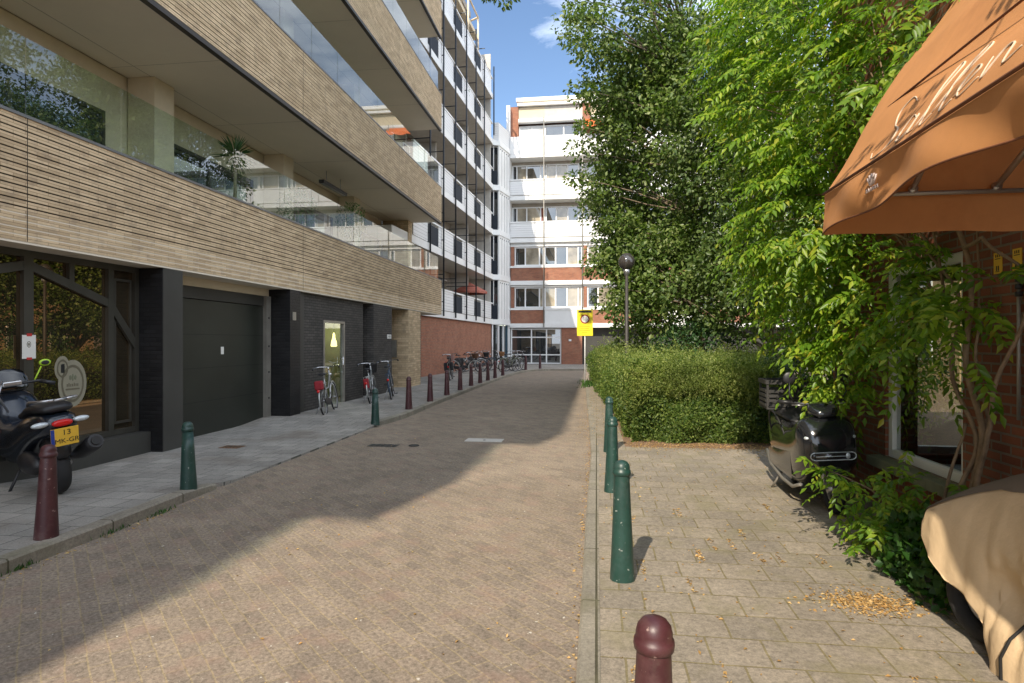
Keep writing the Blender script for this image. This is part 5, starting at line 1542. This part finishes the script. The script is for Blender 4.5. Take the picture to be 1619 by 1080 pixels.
mb = MB(); mb.box((-W2+.03, -D2+.03, .02), (W2-.03, D2-.03, .03)); mb.tube([(.1, .05, .05), (.02, -.05, .18), (.12, -.1, .27), (.2, -.24, .10)], .012, 6); mb.build('bungee_cord', m_ink, CR)

# covered scooter at the right edge
CV = thing('covered_scooter', 'scooter under a tan weather cover with dark top, cut off by the right edge', 'covered scooter', (2.2, 3.6, .04))
secs = [(1.975, 4.04, .035, .60, .66), (2.00, 4.00, .10, .55, .72), (2.06, 3.92, .18, .46, .79), (2.13, 3.82, .235, .37, .87), (2.20, 3.71, .265, .33, .94), (2.25, 3.60, .30, .22, 1.0), (2.28, 3.53, .35, .02, 1.03), (2.35, 3.38, .40, .0, 1.06), (2.42, 3.22, .41, .0, 1.08), (2.50, 3.02, .37, .03, 1.09), (2.55, 2.85, .40, .0, 1.10), (2.60, 2.6, .42, .0, 1.14), (2.64, 2.3, .42, .0, 1.2), (2.68, 1.9, .36, .0, 1.1), (2.7, 1.6, .2, .1, .9)]
def interp(s):
    x = s*(len(secs)-1); i = min(len(secs)-2, int(x)); f = x-i
    f = f*f*(3-2*f)*.35+f*.65
    return [secs[i][k]*(1-f)+secs[i+1][k]*f for k in range(5)]
def covf(s, a, out=0.0):
    cx, cy, hw, zb, zt = interp(s)
    # a: 0 .. 1 from the bottom on the street side over the top to the bottom on the wall side
    t = math.pi*(1.06-1.12*a)
    c, s_ = math.cos(t), math.sin(t)
    px = math.copysign(abs(c)**.72, c); h = max(0, s_)**.85
    px = math.cos(t) if False else px
    z = zb + (zt-zb)*h
    low = 1-h
    waist = .13*math.exp(-((z-.42)/.13)**2)*min(1, max(0, (s-.34)/.10))
    w_ = hw - waist + .06*low*low*min(1, max(0, (s-.55)/.1))
    fl = min(1, s/.35)
    fold = fl*(.009*math.sin(s*46+a*9)*low**.7 + .006*math.sin(s*90-a*14)*low) + .005*math.sin(a*17+s*13) + .012*math.sin((s-.45)*60*max(.2, low))*math.exp(-((s-.45)/.13)**2)*low
    ds_ = (s-.52)*2.2; dz_ = z-.42; rr = math.hypot(ds_, dz_)
    fold += .017*math.sin(math.atan2(dz_, ds_)*15)*math.exp(-((rr-.17)/.13)**2)*(1 if c < .3 else 0)
    w_ += fold + out
    ux, uy = .88, .47
    if s > .6: ux, uy = .97, .25
    return (cx + ux*px*w_, cy + uy*px*w_*.55, z + out*max(0, s_))
mb = MB(); mb.grid(lambda u, v: covf(u, v), 110, 54); o = mb.build('cover', m_tan, CV, True, fix=False)
sd = o.modifiers.new('solidify', 'SOLIDIFY'); sd.thickness = .004
mb = MB(); mb.grid(lambda u, v: covf(.0+u, .36+v*.42, .007), 100, 24); mb.build('cover_top', m_taupecloth, CV, True, fix=False)
mb = MB(); mb.tube([covf(.47+.0*k, .02+.02*k, .016) for k in range(4)] + [covf(.47+.014*k, .08+.026*k, .016) for k in range(1, 14)], .008, 6); mb.build('strap', m_ink, CV, True)
wl = MB().torus((2.13, 3.68, .285), (.45, -.89, 0), (0,0,1), .19, .055, 32, 12).build('wheel', m_rubber, CV, True)
MB().torus((2.13, 3.68, .285), (.45, -.89, 0), (0,0,1), .13, .015, 28, 8).build('rim', m_alu, wl, True)
mb = MB(); mb.tube([(2.1, 3.66, .285), (2.25, 3.4, .32), (2.5, 2.9, .35)], .03, 8); mb.build('swing_arm', m_black, CV, True)

# ------------------------------------------------------------------ bicycles
m_frames = {'black': m_blackgloss, 'silver': M('silver_frame', (.42, .43, .42), .35, .7), 'blue': M('dull_blue_frame', (.05, .08, .12), .4, .2), 'green': M('olive_frame', (.10, .11, .06), .45)}
m_brown = M('brown_leather', (.09, .04, .02), .6)
m_wicker = M('brown_wicker', (.24, .12, .05), .8, var=.4, scale=40)
def bicycle(label, loc, rz, frame='black', lean=6, bag=None, basket=None, tyre=None, group=None, step=True):
    t = thing('bicycle', label, 'bicycle', loc, rz, group)
    t.rotation_euler = (0, R(lean), rz)
    fm = m_frames[frame]; r = .345
    for y in (0, 1.09):
        wl = MB().torus((0, y, r), (0,1,0), (0,0,1), r-.018, .019, 32, 8).build('wheel', tyre or m_rubber, t)
        mb = MB(); mb.torus((0, y, r), (0,1,0), (0,0,1), r-.045, .010, 32, 6)
        for k in range(16):
            a = 2*math.pi*k/16
            mb.tube([(.012*(-1)**k, y, r), (0, y+(r-.045)*math.cos(a), r+(r-.045)*math.sin(a))], .0018, 3, False)
        mb.tube([(-.05, y, r), (.05, y, r)], .018, 8)
        mb.build('rim', m_alu, wl)
        mb = MB(); n = 14; a0, a1 = (R(20), R(200)) if y == 0 else (R(40), R(165))
        pts = [(0, y-(r+.022)*math.cos(math.pi-(a0+(a1-a0)*k/n)) if False else y+(r+.022)*math.cos(a0+(a1-a0)*k/n), r+(r+.022)*math.sin(a0+(a1-a0)*k/n)) for k in range(n+1)]
        mb.tube(pts, .020, 6); mb.build('mudguard', fm, t)
    BB = (0, .46, .28); ST = (0, .30, .82); HT_, HB_ = (0, .88, .88), (0, .93, .66)
    mb = MB()
    mb.tube([BB, ST], .016, 8); mb.tube([BB, (0, .70, .38), HB_], .018, 8)
    mb.tube([(0, .36, .58), (0, .62, .60), HT_] if step else [(0, .31, .78), HT_], .015, 8)
    for sx in (-.05, .05):
        mb.tube([(sx, 0, r), (sx*.6, .46, .28)], .009, 6); mb.tube([(sx, 0, r), (sx*.5, .32, .74)], .009, 6)
    mb.tube([HB_, (0, .86, .98)], .02, 8)
    mb.build('frame', fm, t)
    mb = MB()
    for sx in (-.05, .05): mb.tube([(sx, 1.09, r), (sx, 1.0, .60), (sx*.4, .95, .68)], .011, 6)
    mb.build('fork', fm, t)
    mb = MB(); mb.tube([(0, .86, .97), (0, .85, 1.06)], .014, 8)
    mb.tube([(-.30, .62, 1.04), (-.29, .74, 1.07), (-.20, .86, 1.08), (0, .88, 1.06), (.20, .86, 1.08), (.29, .74, 1.07), (.30, .62, 1.04)], .012, 8)
    hb = mb.build('handlebar', m_chrome, t)
    for sx in (-1, 1): MB().tube([(.30*sx, .60, 1.036), (.295*sx, .72, 1.066)], .018, 8).build('grip', m_black, hb)
    smooth(loft([(.12, 0, .06, .90, .94), (.16, 0, .10, .89, .96), (.26, 0, .085, .90, .955), (.36, 0, .03, .91, .945), (.40, 0, .015, .92, .94)], 12, .8).build('saddle', m_black, t))
    mb = MB(); mb.tube([ST, (0, .27, .90)], .013, 6); mb.build('seat_post', m_chrome, t)
    mb = MB()
    for sx in (-.06, .06): mb.tube([(sx, .22, .73), (sx, -.28, .73)], .007, 6); mb.tube([(sx, -.22, .73), (sx*.8, 0, r)], .006, 6)
    for yy in (-.27, -.1, .1): mb.tube([(-.06, yy, .735), (.06, yy, .735)], .006, 6)
    mb.build('rack', fm, t)
    smooth(loft([(-.04, .045, .012, .29, .40), (.02, .045, .016, .27, .42), (.40, .045, .016, .20, .37), (.56, .045, .014, .20, .36), (.60, .045, .008, .24, .32)], 12, .8).build('chain_case', m_black, t))
    mb = MB(); mb.tube([(.06, .46, .28), (.08, .52, .13)], .01, 6); mb.box((.08, .47, .12), (.17, .56, .14)); mb.tube([(-.06, .46, .28), (-.08, .40, .43)], .01, 6); mb.box((-.17, .36, .42), (-.08, .45, .44)); mb.build('pedal', m_black, t)
    MB().ell((0, -.36, .58), (.035, .02, .035), 10, 8).build('tail_light', m_redlens, t)
    MB().ell((0, 1.0, .88), (.04, .05, .04), 12, 8).build('headlight', m_chrome, t)
    mb = MB(); mb.tube([(-.05, .02, .34), (-.20, -.05, .01)], .009, 6); mb.build('kickstand', m_alu, t)
    if bag:
        for sx in (-1, 1):
            mb = MB(); mb.box((sx*.13-.055, -.26, .42), (sx*.13+.055, .10, .72)); mb.build('pannier', bag, t, bevel=.025)
        mb = MB(); mb.box((-.185, -.24, .721), (.185, .08, .75)); mb.build('pannier_flap', bag, t, bevel=.01)
    if basket:
        mb = MB(); vs = []
        mb.lathe([(.13, .78), (.15, .86), (.175, 1.0), (.185, 1.02), (.165, 1.01), (.13, .80), (.0, .79)], 18, (0, 1.10, 0)); mb.build('basket', basket, t)
    return t
m_redbag = M('red_bag', (.26, .012, .02), .7); m_pinkbag = M('dusty_pink_bag', (.36, .20, .17), .8); m_blackbag = M('black_bag', (.02, .02, .022), .8)
m_cream_tyre = M('cream_tyre', (.50, .50, .46), .8)
GB = 'bicycles along the left wall'
b1 = bicycle('silver bicycle with a red rear bag leaning by the lit glass door', (-5.92, 12.98, .05), R(12), 'silver', -7, None, None, None, GB)
MB().box((-.09, -.30, .60), (.09, -.14, .80)).build('red_bag', m_redbag, b1, bevel=.03)
b2 = bicycle('bicycle with a dark crate bag and a red rear guard parked past the glass door', (-5.80, 15.45, .06), R(13), 'silver', -8, None, m_black, None, GB)
MB().box((-.07, -.31, .45), (.07, -.26, .70)).build('red_guard', m_redbag, b2, bevel=.02)
bicycle('blue grey bicycle parked nearest the number plate pier', (-5.62, 16.55, .08), R(16), 'blue', -8, None, None, None, GB)
bicycle('black bicycle with dusty pink bag alone before the red brick wall', (-5.92, 24.75, .10), R(8), 'black', -5, m_blackbag, m_pinkbag, None, GB)
bicycle('bicycle with cream tyres standing broadside before the red brick wall', (-7.0, 29.9, .10), R(-88), 'black', 4, None, m_brown, m_cream_tyre, GB)
bicycle('bicycle with a brown wicker basket at the far end of the brick wall', (-6.35, 34.2, .10), R(-70), 'black', 5, None, m_wicker, None, GB)
bicycle('silver bicycle directly behind the one with cream tyres', (-6.9, 31.1, .10), R(-60), 'silver', 4, m_blackbag, None, None, GB)
bicycle('black step through bicycle in the middle of the cluster before the brick wall', (-6.9, 32.4, .10), R(-65), 'black', 5, None, m_black, None, GB)
bicycle('dull blue bicycle in the cluster next to the wicker basket', (-6.7, 33.4, .10), R(-55), 'blue', 5, m_blackbag, None, None, GB)
bicycle('olive bicycle first in the group at the kerb bend', (-4.85, 31.9, .10), R(-30), 'green', 5, None, None, None, GB)
bicycle('silver bicycle in the middle of the group at the kerb bend', (-4.80, 32.9, .10), R(-32), 'silver', 5, None, None, None, GB)
bicycle('dark bicycle last in the group at the kerb bend', (-4.6, 33.7, .10), R(-28), 'black', 5, m_blackbag, None, None, GB)

# ------------------------------------------------------------------ on the first floor balcony
def potplant(label, loc, h, kind):
    t = thing('potted_plant', label, 'plant', loc)
    MB().lathe([(.0, 0), (.16, 0), (.22, .4), (.23, .42), (.20, .42), (.19, .36), (0, .36)], 20).build('pot', m_charcoal, t)
    if kind == 'palm':
        MB().tube([(0, 0, .36), (.02, .03, h*.6), (.0, .05, h-.3)], [.04, .035, .03], 8).build('stem', m_bark, t)
        n = 70; d = unit(rng.normal(size=(n, 3))+[0, 0, .5]); P = np.tile([0, .05, h-.3], (n, 1)) + d*.04
        leaf_mesh('fronds', P+np.array(loc), d, np.array([0, 0, 1.])+rng.normal(size=(n, 3))*.3, np.full(n, .42), np.full(n, .035), m_leaf_dark, t)
    else:
        MB().tube([(0, 0, .36), (.02, .02, h*.7), (0, 0, h-.2)], [.025, .02, .01], 8).build('stem', m_bark, t)
        n = 900; q = ball(n)*np.array([.45, .5, .55]); P = q+np.array([0, 0, h-.5])+np.array(loc)
        L = .07*(.6+.8*rng.random(n)); leaf_mesh('foliage', P, unit(q)+rng.normal(size=(n, 3))*.6, unit(q)+[0, 0, .6], L, L*.5, m_leaf_plant, t)
potplant('potted palm on the first floor balcony between the two beige columns', (-7.3, 11.7, 3.23), 2.55, 'palm')
potplant('bushy potted plant on the first floor balcony near the far beige column', (-7.3, 14.4, 3.23), 2.2, 'bush')
potplant('bushy potted plant at the far end of the first floor balcony under the heater', (-7.5, 18.3, 3.23), 2.7, 'bush')
HTR = thing('terrace_heater', 'slim dark terrace heater hanging under the first floor balcony ceiling', 'heater', (-7.9, 17.9, 6.35))
MB().box((-.08, -.85, -.05), (.08, .85, .05)).build('housing', m_black, HTR, bevel=.01)
MB().box((-.05, -.8, -.056), (.05, .8, -.0505)).build('grille', m_alu, HTR)
mb = MB()
for yy in (-.5, .5): mb.tube([(0, yy, .05), (0, yy, .39)], .01, 6)
mb.build('hanger', m_alu, HTR)
